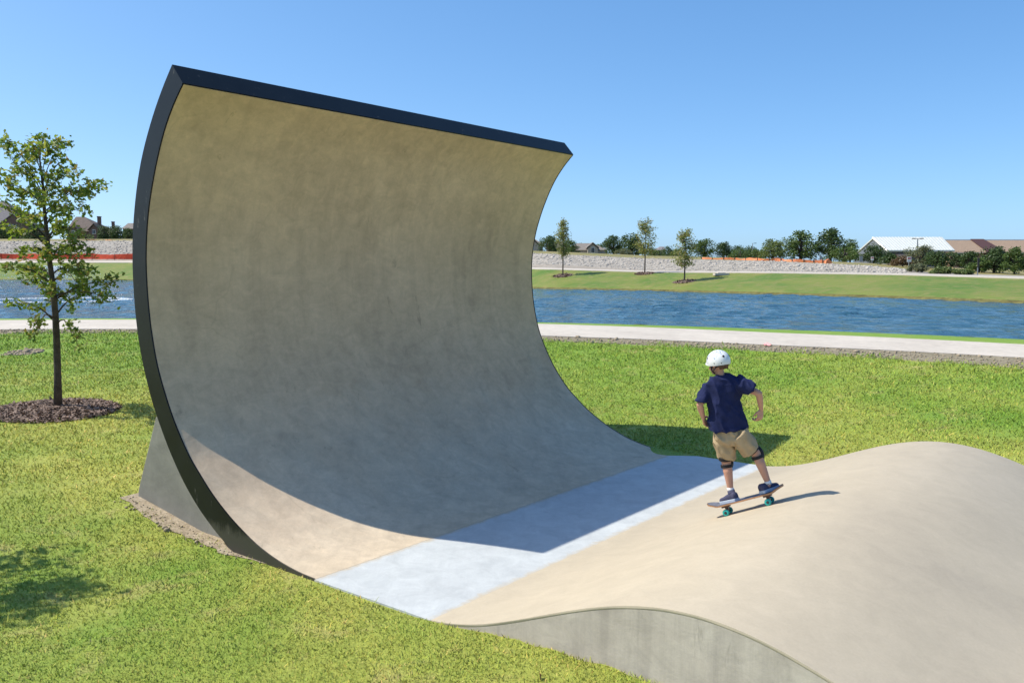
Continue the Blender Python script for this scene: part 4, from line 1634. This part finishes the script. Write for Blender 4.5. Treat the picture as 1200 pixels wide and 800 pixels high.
# concrete lid on the far bank
p = at_g(845, 322.5)
mb = MB()
mb.box(p + Vector((0, 0, .08)), 1.3, .9, .22)
mb.box(p + Vector((0, 0, .22)), .7, .55, .08)
o = mb.build('utility_lid', M['path_concrete'])
bevel(o, .02, 2)
tag(o, 'small grey concrete utility lid in the grass right of the browning young tree', 'utility lid')

# ------------------------------------------------------------------ fountain
M['spray'] = simple('white water spray', (0.85, 0.88, 0.9), 0.4, 0.03, 5)


def fountain():
    c = at_z(64, 352, WATER)
    root = empty('fountain', (c.x, c.y, WATER))
    tag(root, 'white water jet with a foam ring in the pond behind the oak', 'fountain')
    rg = np.random.default_rng(9)
    Rr = 3.7 * K
    pts, sz = [], []
    for _ in range(1500):
        a = rg.uniform(0, 6.283)
        u = rg.uniform(0, 1) ** .8
        hh = rg.uniform(1.2, 2.1)
        rr = Rr * rg.uniform(.9, 1.03) * u
        z = 4 * hh * u * (1 - u)
        pts.append((c.x + rr * math.cos(a), c.y + rr * math.sin(a), WATER + z + rg.normal(0, .05)))
        sz.append(rg.uniform(.008, .02))
    for _ in range(3600):
        z = rg.uniform(0, 2.1)
        pts.append((c.x + rg.normal(0, .05 + .22 * z), c.y + rg.normal(0, .05 + .2 * z), WATER + z))
        sz.append(rg.uniform(.012, .03))
    sp = link('spray', rock_mesh('spray', pts, sz, rg, flat=1.2), M['spray'], root)
    tag(sp, kind='stuff')
    pts, sz = [], []
    for _ in range(5200):
        a = rg.uniform(0, 6.283)
        rr = Rr * (1 + rg.normal(0, .035))
        pts.append((c.x + rr * math.cos(a), c.y + rr * math.sin(a), WATER + abs(rg.normal(0, .02))))
        sz.append(rg.uniform(.02, .055))
    fm = link('foam_ring', rock_mesh('foam_ring', pts, sz, rg, flat=.5), M['spray'], root)
    tag(fm, kind='stuff')
    mb = MB()
    mb.tube([(c.x, c.y, WATER - .4), (c.x, c.y, WATER + .12)], .14, 10)
    mb.build('nozzle', M['dark_post'], root)


fountain()

# ------------------------------------------------------------------ small marks and litter
M['pink'] = simple('pink marking paint', (0.85, 0.33, 0.33), 0.7, 0.2, 30)
p = at_g(898.5, 405.5)
root = empty('marker_flag', p)
tag(root, 'small pink marker flag lying in the dirt at the edge of the path', 'marker flag')
mb = MB()
mb.tube([p + Vector((-.05, 0, .02)), p + Vector((.1, .02, .05))], .006, 5)
mb.build('wire', M['galv'], root)
mb = MB()
fl = []
for i in range(7):
    for j in range(4):
        fl.append(p + Vector((-.08 + .026 * i, -.10 + .05 * j, .03 + .012 * j + .014 * math.sin(i * 1.3 + j))))
ffc = [(i * 4 + j, (i + 1) * 4 + j, (i + 1) * 4 + j + 1, i * 4 + j + 1) for i in range(6) for j in range(3)]
mb.add(fl + [q + Vector((0, .006, 0)) for q in fl], ffc + [tuple(28 + k for k in f[::-1]) for f in ffc])
mb.build('cloth', M['pink'], root)
pk = at_g(780, 789)
mb = MB()
for k in range(9):
    q = at_g(771 + k * 2.2, 786 + k * .85)
    mb.ball(q + Vector((RNG.normal(0, .006), RNG.normal(0, .006), .012)), (RNG.uniform(.008, .018), 0, 0), (0, RNG.uniform(.006, .014), 0), (0, 0, .006), 8, 5)
tag(mb.build('paint_mark', M['pink']), 'pink dab of marking paint on the grass by the grey side of the hump', 'paint mark')
q = at_g(632, 796)
M['dead_leaf'] = simple('dead brown leaf', (0.20, 0.085, 0.045), 0.8, 0.3, 30)
V, F = leaf_faces(np.array([tuple(q + Vector((0, 0, .03)))]), [.07], np.random.default_rng(2), lobed=True)
o = link('fallen_leaf', fast_mesh('fallen_leaf', V, F), M['dead_leaf'])
tag(o, 'curled brown dead leaf lying on the near lawn', 'leaf')

# ------------------------------------------------------------------ skateboard and rider
M['skin'] = simple('skin', (0.52, 0.275, 0.19), 0.55, 0.06, 12)
M['shirt'] = simple('navy cotton', (0.017, 0.023, 0.075), 0.9, 0.18, 18, 0.25, spec=.15)
M['khaki'] = simple('khaki cotton', (0.40, 0.305, 0.19), 0.9, 0.1, 14, 0.25, spec=.15)
M['black_pad'] = simple('black neoprene', (0.012, 0.012, 0.014), 0.7, 0.2, 20)
M['shoe'] = simple('navy suede', (0.06, 0.06, 0.11), 0.85, 0.2, 25, 0.2)
M['rubber_white'] = simple('pale rubber sole', (0.42, 0.47, 0.56), 0.6, 0.06, 12)
M['sock'] = simple('white sock', (0.75, 0.73, 0.72), 0.9, 0.05, 20)
M['hair'] = simple('brown hair', (0.09, 0.05, 0.028), 0.7, 0.4, 40)
M['maple'] = simple('maple ply edge', (0.42, 0.22, 0.11), 0.5, 0.15, 20)
M['grip'] = simple('grey grip tape', (0.15, 0.155, 0.19), 0.75, 0.15, 30)
M['truck'] = simple('bronze truck metal', (0.16, 0.09, 0.065), 0.4, 0.2, 20, metal=.6)
M['teal'] = simple('teal urethane', (0.03, 0.38, 0.34), 0.4, 0.08, 10)
M['core'] = simple('dark wheel core', (0.02, 0.03, 0.035), 0.5, 0.1, 10)
M['eye_white'] = simple('eye white', (0.75, 0.73, 0.7), 0.3, 0.02, 5)
M['iris'] = simple('dark iris', (0.04, 0.025, 0.015), 0.3, 0.1, 5)
M['lip'] = simple('lips', (0.40, 0.14, 0.12), 0.5, 0.05, 5)


def helmet_mat():
    m, nt, b = new_mat('white helmet shell with blue decals')
    v = coords(nt)
    f = noise(nt, v, 34, 4, 0.7, 1.5)
    g = noise(nt, v, 11, 2, 0.5)
    a = ramp(nt, f, [(0.51, (0, 0, 0)), (0.54, (1, 1, 1))])
    c = ramp(nt, g, [(0.48, (0, 0, 0)), (0.54, (1, 1, 1))])
    d = mix(nt, 1.0, a, c, 'MULTIPLY')
    col = mix(nt, d, (0.74, 0.75, 0.75), (0.27, 0.33, 0.50))
    nt.links.new(col, b.inputs['Base Color'])
    b.inputs['Roughness'].default_value = 0.3
    return m


M['helmet'] = helmet_mat()

pA = twz(2.976 * K, 6.665 * K, roller_z(2.976 * K))
pC = twz(2.6486 * K, 6.741 * K, roller_z(2.6486 * K))
BX = (pC - pA).normalized()
slope = (roller_z(2.82 * K) - roller_z(2.80 * K)) / (.02 * K)
BN = (Vector((0, 0, 1)) - U * slope).normalized()
BY = BN.cross(BX).normalized()
BN = BX.cross(BY).normalized()
BC = (pA + pC) / 2
WB = (pC - pA).length


def bp(x, y, z):
    return BC + BX * x + BY * y + BN * z


def fused(name, mb, mat, parent, voxel, smooth=6, wrinkle=0.0, wscale=9.0, clip=None):
    """parts of a figure merged into one continuous skin"""
    me = mb.mesh(name + '_parts')
    tmp = bpy.data.objects.new(name + '_tmp', me)
    COL.objects.link(tmp)
    r = tmp.modifiers.new('merge', 'REMESH')
    r.mode = 'VOXEL'
    r.voxel_size = voxel
    s = tmp.modifiers.new('smooth', 'SMOOTH')
    s.iterations = smooth
    s.factor = 0.5
    dg = bpy.context.evaluated_depsgraph_get()
    dg.update()
    out = bpy.data.meshes.new_from_object(tmp.evaluated_get(dg))
    out.materials.clear()
    bpy.data.objects.remove(tmp)
    if wrinkle:
        from mathutils import noise as mn
        n = len(out.vertices)
        nr = [v.normal.copy() for v in out.vertices]
        for v, q in zip(out.vertices, nr):
            c = v.co
            k = Vector((c.x * wscale, c.y * wscale, c.z * wscale * .8 + c.x * 4))
            h = mn.noise(k) + .5 * mn.noise(k * 2.3)
            v.co = c + q * (wrinkle * (1 - abs(h)) ** 2 - wrinkle * .4)
    out.name = name
    return link(name, out, mat, parent, smooth=True)


def skateboard():
    root = empty('skateboard', BC)
    tag(root, 'skateboard with teal wheels rolling under the boy on the hump', 'skateboard')
    R_ = .030
    ax = .070
    dz = .098
    L = .36
    hw = .098
    mb_t, mb_d = MB(), MB()
    xs = np.linspace(-L, L, 41)
    rows_t, rows_b = [], []
    for x in xs:
        e = max(0, abs(x) - .235)
        z = dz + e * .42 * min(1, e / .05) * .75
        a = max(0.0, (abs(x) - (L - hw)) / hw)
        w_ = hw * math.sqrt(max(0.0009, 1 - a * a))
        rows_t.append([(x, w_ * q, z + .007 * q * q) for q in np.linspace(-1, 1, 9)])
    def slab(mb, z0, z1, sh=1.0):
        top_, bot_ = [], []
        for r_ in rows_t:
            top_ += [bp(a * sh, b * sh, c + z1) for a, b, c in r_]
            bot_ += [bp(a * sh, b * sh, c + z0) for a, b, c in r_]
        n, m = len(rows_t), 9
        f = []
        for i in range(n - 1):
            for j in range(m - 1):
                q = i * m + j
                f.append((q, q + m, q + m + 1, q + 1))
                o_ = n * m
                f.append((o_ + q, o_ + q + 1, o_ + q + m + 1, o_ + q + m))
            for j in (0, m - 1):
                q = i * m + j
                f.append((q, q + m, q + m + n * m, q + n * m))
        for i in (0, n - 1):
            for j in range(m - 1):
                q = i * m + j
                f.append((q, q + 1, q + 1 + n * m, q + n * m))
        mb.add(top_ + bot_, f)
    slab(mb_d, -.012, 0)
    mb_d.build('deck', M['maple'], root, smooth=False)
    slab(mb_t, .0005, .0022, .985)
    mb_t.build('grip_tape', M['grip'], root)
    for s in (-1, 1):
        x0 = s * WB / 2
        mb = MB()
        mb.box(bp(x0, 0, dz - .02), .075, .055, .014, Matrix((BX, BY, BN)).transposed())
        mb.loft([(bp(x0, 0, dz - .025), BX * .02, BY * .022), (bp(x0 - s * .006, 0, R_ + .012), BX * .012, BY * .03)], 12)
        mb.tube([bp(x0, -.055, R_ + .004), bp(x0, -.02, R_ + .012), bp(x0, .02, R_ + .012), bp(x0, .055, R_ + .004)], [.009, .015, .015, .009], 10)
        mb.tube([bp(x0, -ax - .024, R_), bp(x0, ax + .024, R_)], .0045, 8)
        mb.build('truck', M['truck'], root, smooth=False)
        for y in (-1, 1):
            mb = MB()
            yc = y * ax
            secs = []
            for o_, r_ in ((-.017, .022), (-.015, .027), (-.010, R_), (.010, R_), (.015, .027), (.017, .022)):
                secs.append((bp(x0, yc + o_, R_), BX * r_, BN * r_))
            mb.loft(secs, 24)
            wh = mb.build('wheel', M['teal'], root, smooth=False)
            for p in wh.data.polygons:
                p.use_smooth = len(p.vertices) == 4
            mb = MB()
            mb.loft([(bp(x0, yc - .0185, R_), BX * .0125, BN * .0125), (bp(x0, yc + .0185, R_), BX * .0125, BN * .0125)], 16)
            mb.build('wheel_core', M['core'], wh)


skateboard()


def rider():
    Dc = BC.y
    def J(px, py, off=0.0):
        return at_d(px, py, Dc + off)
    root = empty('person', BC)
    tag(root, 'boy in white helmet, navy t-shirt, khaki shorts and knee pads riding the skateboard', 'person')
    X, Y, Z = Vector((1, 0, 0)), Vector((0, 1, 0)), Vector((0, 0, 1))
    # joints
    hip = J(854, 500, .0)
    hipL, hipR = J(847.5, 510, .04), J(863.5, 510, -.02)
    kneeL, kneeR = J(851, 541, .10), J(886, 531, -.02)
    footL = bp(-.135, .0, .100)
    footR = bp(.215, .0, .108)
    ankL = J(856, 572.5, footL.y - Dc)
    ankR = J(900, 565, footR.y - Dc)
    neck = J(845, 437, .0)
    chest = J(848, 455, .0)
    waist = J(850, 482, .0)
    shL, shR = J(832, 452, .04), J(868, 451, -.05)
    elL, wrL = J(820, 474, -.02), J(824, 489, .03)
    elR, wrR = J(889.5, 461, -.13), J(892, 479.5, -.06)
    headc = J(841.5, 425, .01)
    face = Vector((-.62, .75, -.22)).normalized()
    fside = face.cross(Z).normalized()
    fup = fside.cross(face).normalized()

    body = MB()
    body.loft([(hip + Z * -.09, X * .07, Y * .055), (hip + Z * -.02, X * .08, Y * .06), (waist, X * .088, Y * .06), (chest + Z * -.05, X * .105, Y * .07), (chest + Z * .02, X * .10, Y * .065), (neck + Z * -.035, X * .06, Y * .05)], 20)
    body.capsule(neck + Z * -.05, headc + fup * -.05, .040, .038)
    for s, h, k, a in ((-1, hipL, kneeL, ankL), (1, hipR, kneeR, ankR)):
        body.capsule(h, k, .060, .045)
        calf = k.lerp(a, .33) + Vector((0, -.012, 0))
        body.capsule(k, calf, .042, .044)
        body.capsule(calf, a, .043, .0265)
        body.capsule(a, a + Z * -.03, .0265, .026)
    for s, e, w_ in ((shL, elL, wrL), (shR, elR, wrR)):
        body.capsule(s, e, .040, .0295)
        m = e.lerp(w_, .3)
        body.capsule(e, m, .029, .030)
        body.capsule(m, w_, .030, .0195)
    # head
    body.ball(headc + fup * .012 - face * .008, fside * .062, face * .077, fup * .080)
    body.loft([(headc + fup * -.01 + face * .022, fside * .058, face * .058), (headc + fup * -.06 + face * .035, fside * .048, face * .045), (headc + fup * -.095 + face * .046, fside * .028, face * .026)], 16)
    body.capsule(headc + fup * -.012 + face * .078, headc + fup * -.035 + face * .094, .008, .011)
    for s in (-1, 1):
        body.ball(headc + fside * (s * .070) + fup * -.022 - face * .004, fside * .008, face * .016, fup * .025, 12, 8)
        body.ball(headc + fside * (s * .034) + fup * -.04 + face * .06, fside * .022, face * .02, fup * .022, 12, 8)

    # hands: palm, four curled fingers, thumb
    def hand(w_, d, palm_n, side, curl, sc=1.0):
        """d along the hand, palm_n where the palm faces, side towards the thumb"""
        d = d.normalized()
        palm_n = (palm_n - d * palm_n.dot(d)).normalized()
        sd = d.cross(palm_n).normalized()
        if sd.dot(side) < 0:
            sd = -sd
        pc = w_ + d * .036 * sc
        body.loft([(w_ + d * -.006, sd * .019, palm_n * .014), (w_ + d * .018 * sc, sd * .027 * sc, palm_n * .013), (w_ + d * .05 * sc, sd * .033 * sc, palm_n * .0125), (w_ + d * .066 * sc, sd * .032 * sc, palm_n * .010)], 16)
        for i, (o_, L) in enumerate(((.0245, .058), (.0085, .064), (-.0085, .060), (-.0245, .047))):
            a = w_ + d * .056 * sc + sd * (o_ * sc)
            r = .0084
            ang, dd, p = curl * .55, d, a
            for seg, fr in enumerate((.45, .32, .25)):
                q = p + (d * math.cos(ang) + palm_n * math.sin(ang)) * (L * fr * sc * 1.15) + sd * (o_ * .04)
                body.capsule(p, q, r, r * .9, 10)
                p, r = q, r * .9
                ang += curl
        t0 = w_ + d * .014 * sc + sd * .020 * sc
        t1 = t0 + (d * .7 + sd * .7 + palm_n * .35).normalized() * .030 * sc
        t2 = t1 + (d * .85 - sd * .05 + palm_n * .6).normalized() * .026 * sc
        body.capsule(t0, t1, .011, .0092, 10)
        body.capsule(t1, t2, .0092, .0078, 10)

    hand(wrL, (J(828, 500, .10) - wrL), Vector((.8, -.5, .1)), Vector((.1, .8, 0)), .75, 1.1)
    hand(wrR, Vector((-.12, .0, -1)), Vector((-.55, .8, .0)), Vector((-.8, -.5, 0)), .95, 1.25)
    fused('body', body, M['skin'], root, .0048, 4)

    # face details
    for s in (-1, 1):
        c = headc + fside * (s * .027) + fup * -.008 + face * .073
        mb = MB()
        mb.ball(c, fside * .0115, face * .0105, fup * .0085, 14, 9)
        ey = mb.build('eye', M['eye_white'], root, smooth=True)
        mb = MB()
        mb.ball(c + face * .0075, fside * .0052, face * .0038, fup * .0052, 12, 8)
        mb.build('iris', M['iris'], ey, smooth=True)
    mb = MB()
    mb.ball(headc + fup * -.060 + face * .079, fside * .018, face * .006, fup * .006, 14, 8)
    mb.build('mouth', M['lip'], root, smooth=True)
    # hair below the helmet rim
    mb = MB()
    for k in range(46):
        a = math.pi * (0.12 + 1.76 * k / 45) + math.pi / 2
        dr = face * math.cos(a - math.pi / 2 + 0) if False else None
        th = math.radians(62 + (360 - 124) * k / 45)
        dirv = face * math.cos(th) + fside * math.sin(th)
        p0 = headc + fup * .01 + Vector(face * (.084 * math.cos(th)) + fside * (.071 * math.sin(th))) - face * .008
        low = -.062 if 120 < math.degrees(th) < 240 else -.040
        p1 = headc + fup * low + face * (.074 * math.cos(th) - .004) + fside * (.062 * math.sin(th))
        mb.tube([p0, p0.lerp(p1, .5) + dirv * .004, p1], [.007, .0075, .004], 6)
    mb.build('hair', M['hair'], root, smooth=True)

    # helmet
    mb = MB()
    n, m = 40, 16
    hc = headc + fup * .012 - face * .006
    def hp(th, ph, inset=0.0):
        ax, ay, az_ = .092 - inset, .112 - inset, .104 - inset
        return hc + fside * (ax * math.cos(ph) * math.sin(th)) + face * (ay * math.cos(ph) * math.cos(th)) + fup * (az_ * math.sin(ph))
    vs, fs = [], []
    for layer, inset in ((0, 0.0), (1, .014)):
        for j in range(m):
            for k in range(n):
                th = 2 * math.pi * k / n
                c2 = math.cos(th)
                rim = math.radians(-13 - 9 * max(0, -c2) + 14 * max(0, c2) ** 2 - 7 * math.sin(th) ** 2)
                ph = rim + (math.pi / 2 * .985 - rim) * j / (m - 1)
                p = hp(th, ph, inset)
                if j <= 1 and c2 > .3:
                    p += face * (.020 * (c2 - .3) / .7 * (1 - j * .7))
                vs.append(p)
    for layer in (0, 1):
        o_ = layer * n * m
        for j in range(m - 1):
            for k in range(n):
                a, b = o_ + j * n + k, o_ + j * n + (k + 1) % n
                fs.append((a, b, b + n, a + n))
        fs.append(tuple(o_ + (m - 1) * n + k for k in range(n)))
    for k in range(n):
        a, b = k, (k + 1) % n
        fs.append((a, b, b + n * m, a + n * m))
    mb.add(vs, fs)
    hel = mb.build('helmet', M['helmet'], root, smooth=True)
    hel.data.set_sharp_from_angle(angle=R(50))
    for th, ph, r_ in ((-152, 20, .0105), (152, 20, .0105), (-55, 24, .010), (55, 24, .01), (100, -8, .0045), (135, -12, .0045), (-100, -8, .0045), (-135, -12, .0045)):
        t_, p_ = R(th), R(ph)
        c = hp(t_, p_)
        nn = (c - hc).normalized()
        a = nn.orthogonal().normalized()
        b = nn.cross(a)
        mb = MB()
        mb.loft([(c - nn * .006, a * r_, b * r_), (c + nn * .0012, a * r_, b * r_)], 14)
        mb.build('vent', M['black_pad'], hel)
    for s in (-1, 1):
        mb = MB()
        chin = headc + fup * -.108 + face * .040
        mb.tube([hc + fside * (s * .078) + fup * -.03 + face * .03, headc + fside * (s * .068) + fup * -.062 + face * .028, chin], .0055, 6)
        mb.tube([hc + fside * (s * .072) + fup * -.035 - face * .048, headc + fside * (s * .074) + fup * -.058 + face * .0, headc + fside * (s * .066) + fup * -.066 + face * .028], .005, 6)
        mb.build('chin_strap', M['black_pad'], hel)

    # t-shirt
    sh = MB()
    hemL, hemR = J(851.5, 499, .0), None
    sh.loft([(J(853, 502.5, .0), X * .170 + Z * .022, Y * .122), (J(852, 494, .0), X * .164 + Z * .015, Y * .118), (J(849.5, 480, 0), X * .142, Y * .100), (J(848.5, 468, 0), X * .140, Y * .098),
             (J(848, 457, 0), X * .155, Y * .104), (J(848.5, 449.5, 0), X * .158, Y * .094), (J(848, 444, 0), X * .125, Y * .075), (J(846.5, 438.5, 0), X * .056, Y * .052)], 28, 2.3)
    sh.capsule(J(835, 453, .03), J(825, 464, .01), .070, .066)
    sh.loft([(J(831, 451, .03), X * .06 + Z * .02, Y * .06), (J(821.8, 470.5, -.01), X * .062 + Z * -.006, Y * .066)], 18)
    sh.loft([(J(864, 449, -.04), X * .02 + Z * .07, Y * .065), (J(880.5, 456.5, -.11), X * .026 + Z * .056, Y * .055)], 18)
    sh.capsule(J(862, 451, -.03), J(872, 453.5, -.06), .066, .062)
    fused('t_shirt', sh, M['shirt'], root, .006, 4, wrinkle=.028, wscale=6)

    # shorts
    so = MB()
    so.loft([(J(855, 498, 0), X * .140, Y * .098), (J(855.5, 506, 0), X * .150 + Z * .01, Y * .105), (J(856.5, 513, 0), X * .150 + Z * .015, Y * .105), (J(857.5, 519, 0), X * .115, Y * .09)], 24, 2.3)
    so.loft([(J(847.5, 509, .04), X * .092, Y * .100), (J(849.5, 524, .06), X * .086, Y * .09), (J(852.2, 537, .09), X * .070, Y * .078)], 20)
    d_ = (kneeR - hipR).normalized()
    a_ = Vector((d_.z, 0, -d_.x)).normalized() * -1
    so.loft([(J(865.5, 507, -.04), a_ * .100, Y * .102), (J(873, 517, -.03), a_ * .094, Y * .096), (J(879.5, 529, -.02), a_ * .074, Y * .082)], 20)
    fused('shorts', so, M['khaki'], root, .006, 4, wrinkle=.028, wscale=7)

    # knee pads: two straps and a cap each
    def band(p, d, r0, h):
        d = d.normalized()
        u = d.orthogonal().normalized()
        v = d.cross(u)
        return [(p - d * h, u * r0, v * r0), (p + d * h, u * r0, v * r0)]
    for kn, an, hp_, cap_dir, rr in ((kneeL, ankL, hipL, Vector((.75, .66, 0)), .056), (kneeR, ankR, hipR, Vector((.86, .5, .1)), .056)):
        mb = MB()
        dd = (an - kn).normalized()
        up_ = (kn - hp_).normalized()
        mb.loft(band(kn + dd * .035, dd, .055, .013), 20)
        mb.loft(band(kn - up_ * .045, up_, .066 if kn is kneeL else .066, .014), 20)
        c = kn + cap_dir.normalized() * .034
        ax_ = dd
        s_ = cap_dir.cross(ax_).normalized()
        mb.ball(c, s_ * .05, cap_dir.normalized() * .034, ax_ * .075, 18, 10)
        mb.build('knee_pad', M['black_pad'], root, smooth=True).data.set_sharp_from_angle(angle=R(40))

    # shoes: toe direction across the board
    def shoe(foot, ank, d):
        d = (d - BN * d.dot(BN)).normalized()
        s_ = BN.cross(d).normalized()
        up_ = BN
        base = foot
        outline = [(-.08, .030), (-.066, .036), (-.02, .036), (.03, .042), (.07, .044), (.108, .036), (.128, .02)]
        mb = MB()
        secs = []
        for x, w_ in outline:
            secs.append((base + d * x + up_ * .036, s_ * w_, up_ * .02))
        hts = [.070, .078, .074, .060, .048, .042, .032]
        secs = [(base + d * x + up_ * (.018 + h_ / 2 - .004), s_ * (w_ * .95), up_ * (h_ / 2)) for (x, w_), h_ in zip(outline, hts)]
        mb.loft(secs, 18, 2.4)
        mb.loft([(base - d * .035 + up_ * .06, d * .036, s_ * .030), (ank + up_ * -.012, d * .036, s_ * .032)], 16)
        so_ = mb.build('shoe', M['shoe'], root, smooth=True)
        mb = MB()
        pr = [(x, w_) for x, w_ in outline] + [(x, -w_) for x, w_ in reversed(outline)]
        mb.prism([base + d * (x * 1.03) + s_ * (w_ * 1.06) for x, w_ in pr], up_ * .0005, up_ * .030)
        sl = mb.build('sole', M['rubber_white'], so_)
        bevel(sl, .004, 2)
        mb = MB()
        mb.loft([(ank + up_ * -.02, d * .031, s_ * .030), (ank + up_ * .016, d * .030, s_ * .029)], 16)
        mb.build('sock', M['sock'], root, smooth=True)
    shoe(footL, ankL, Vector((-.55, .83, 0)))
    shoe(footR, ankR, Vector((.88, .47, 0)))


rider()
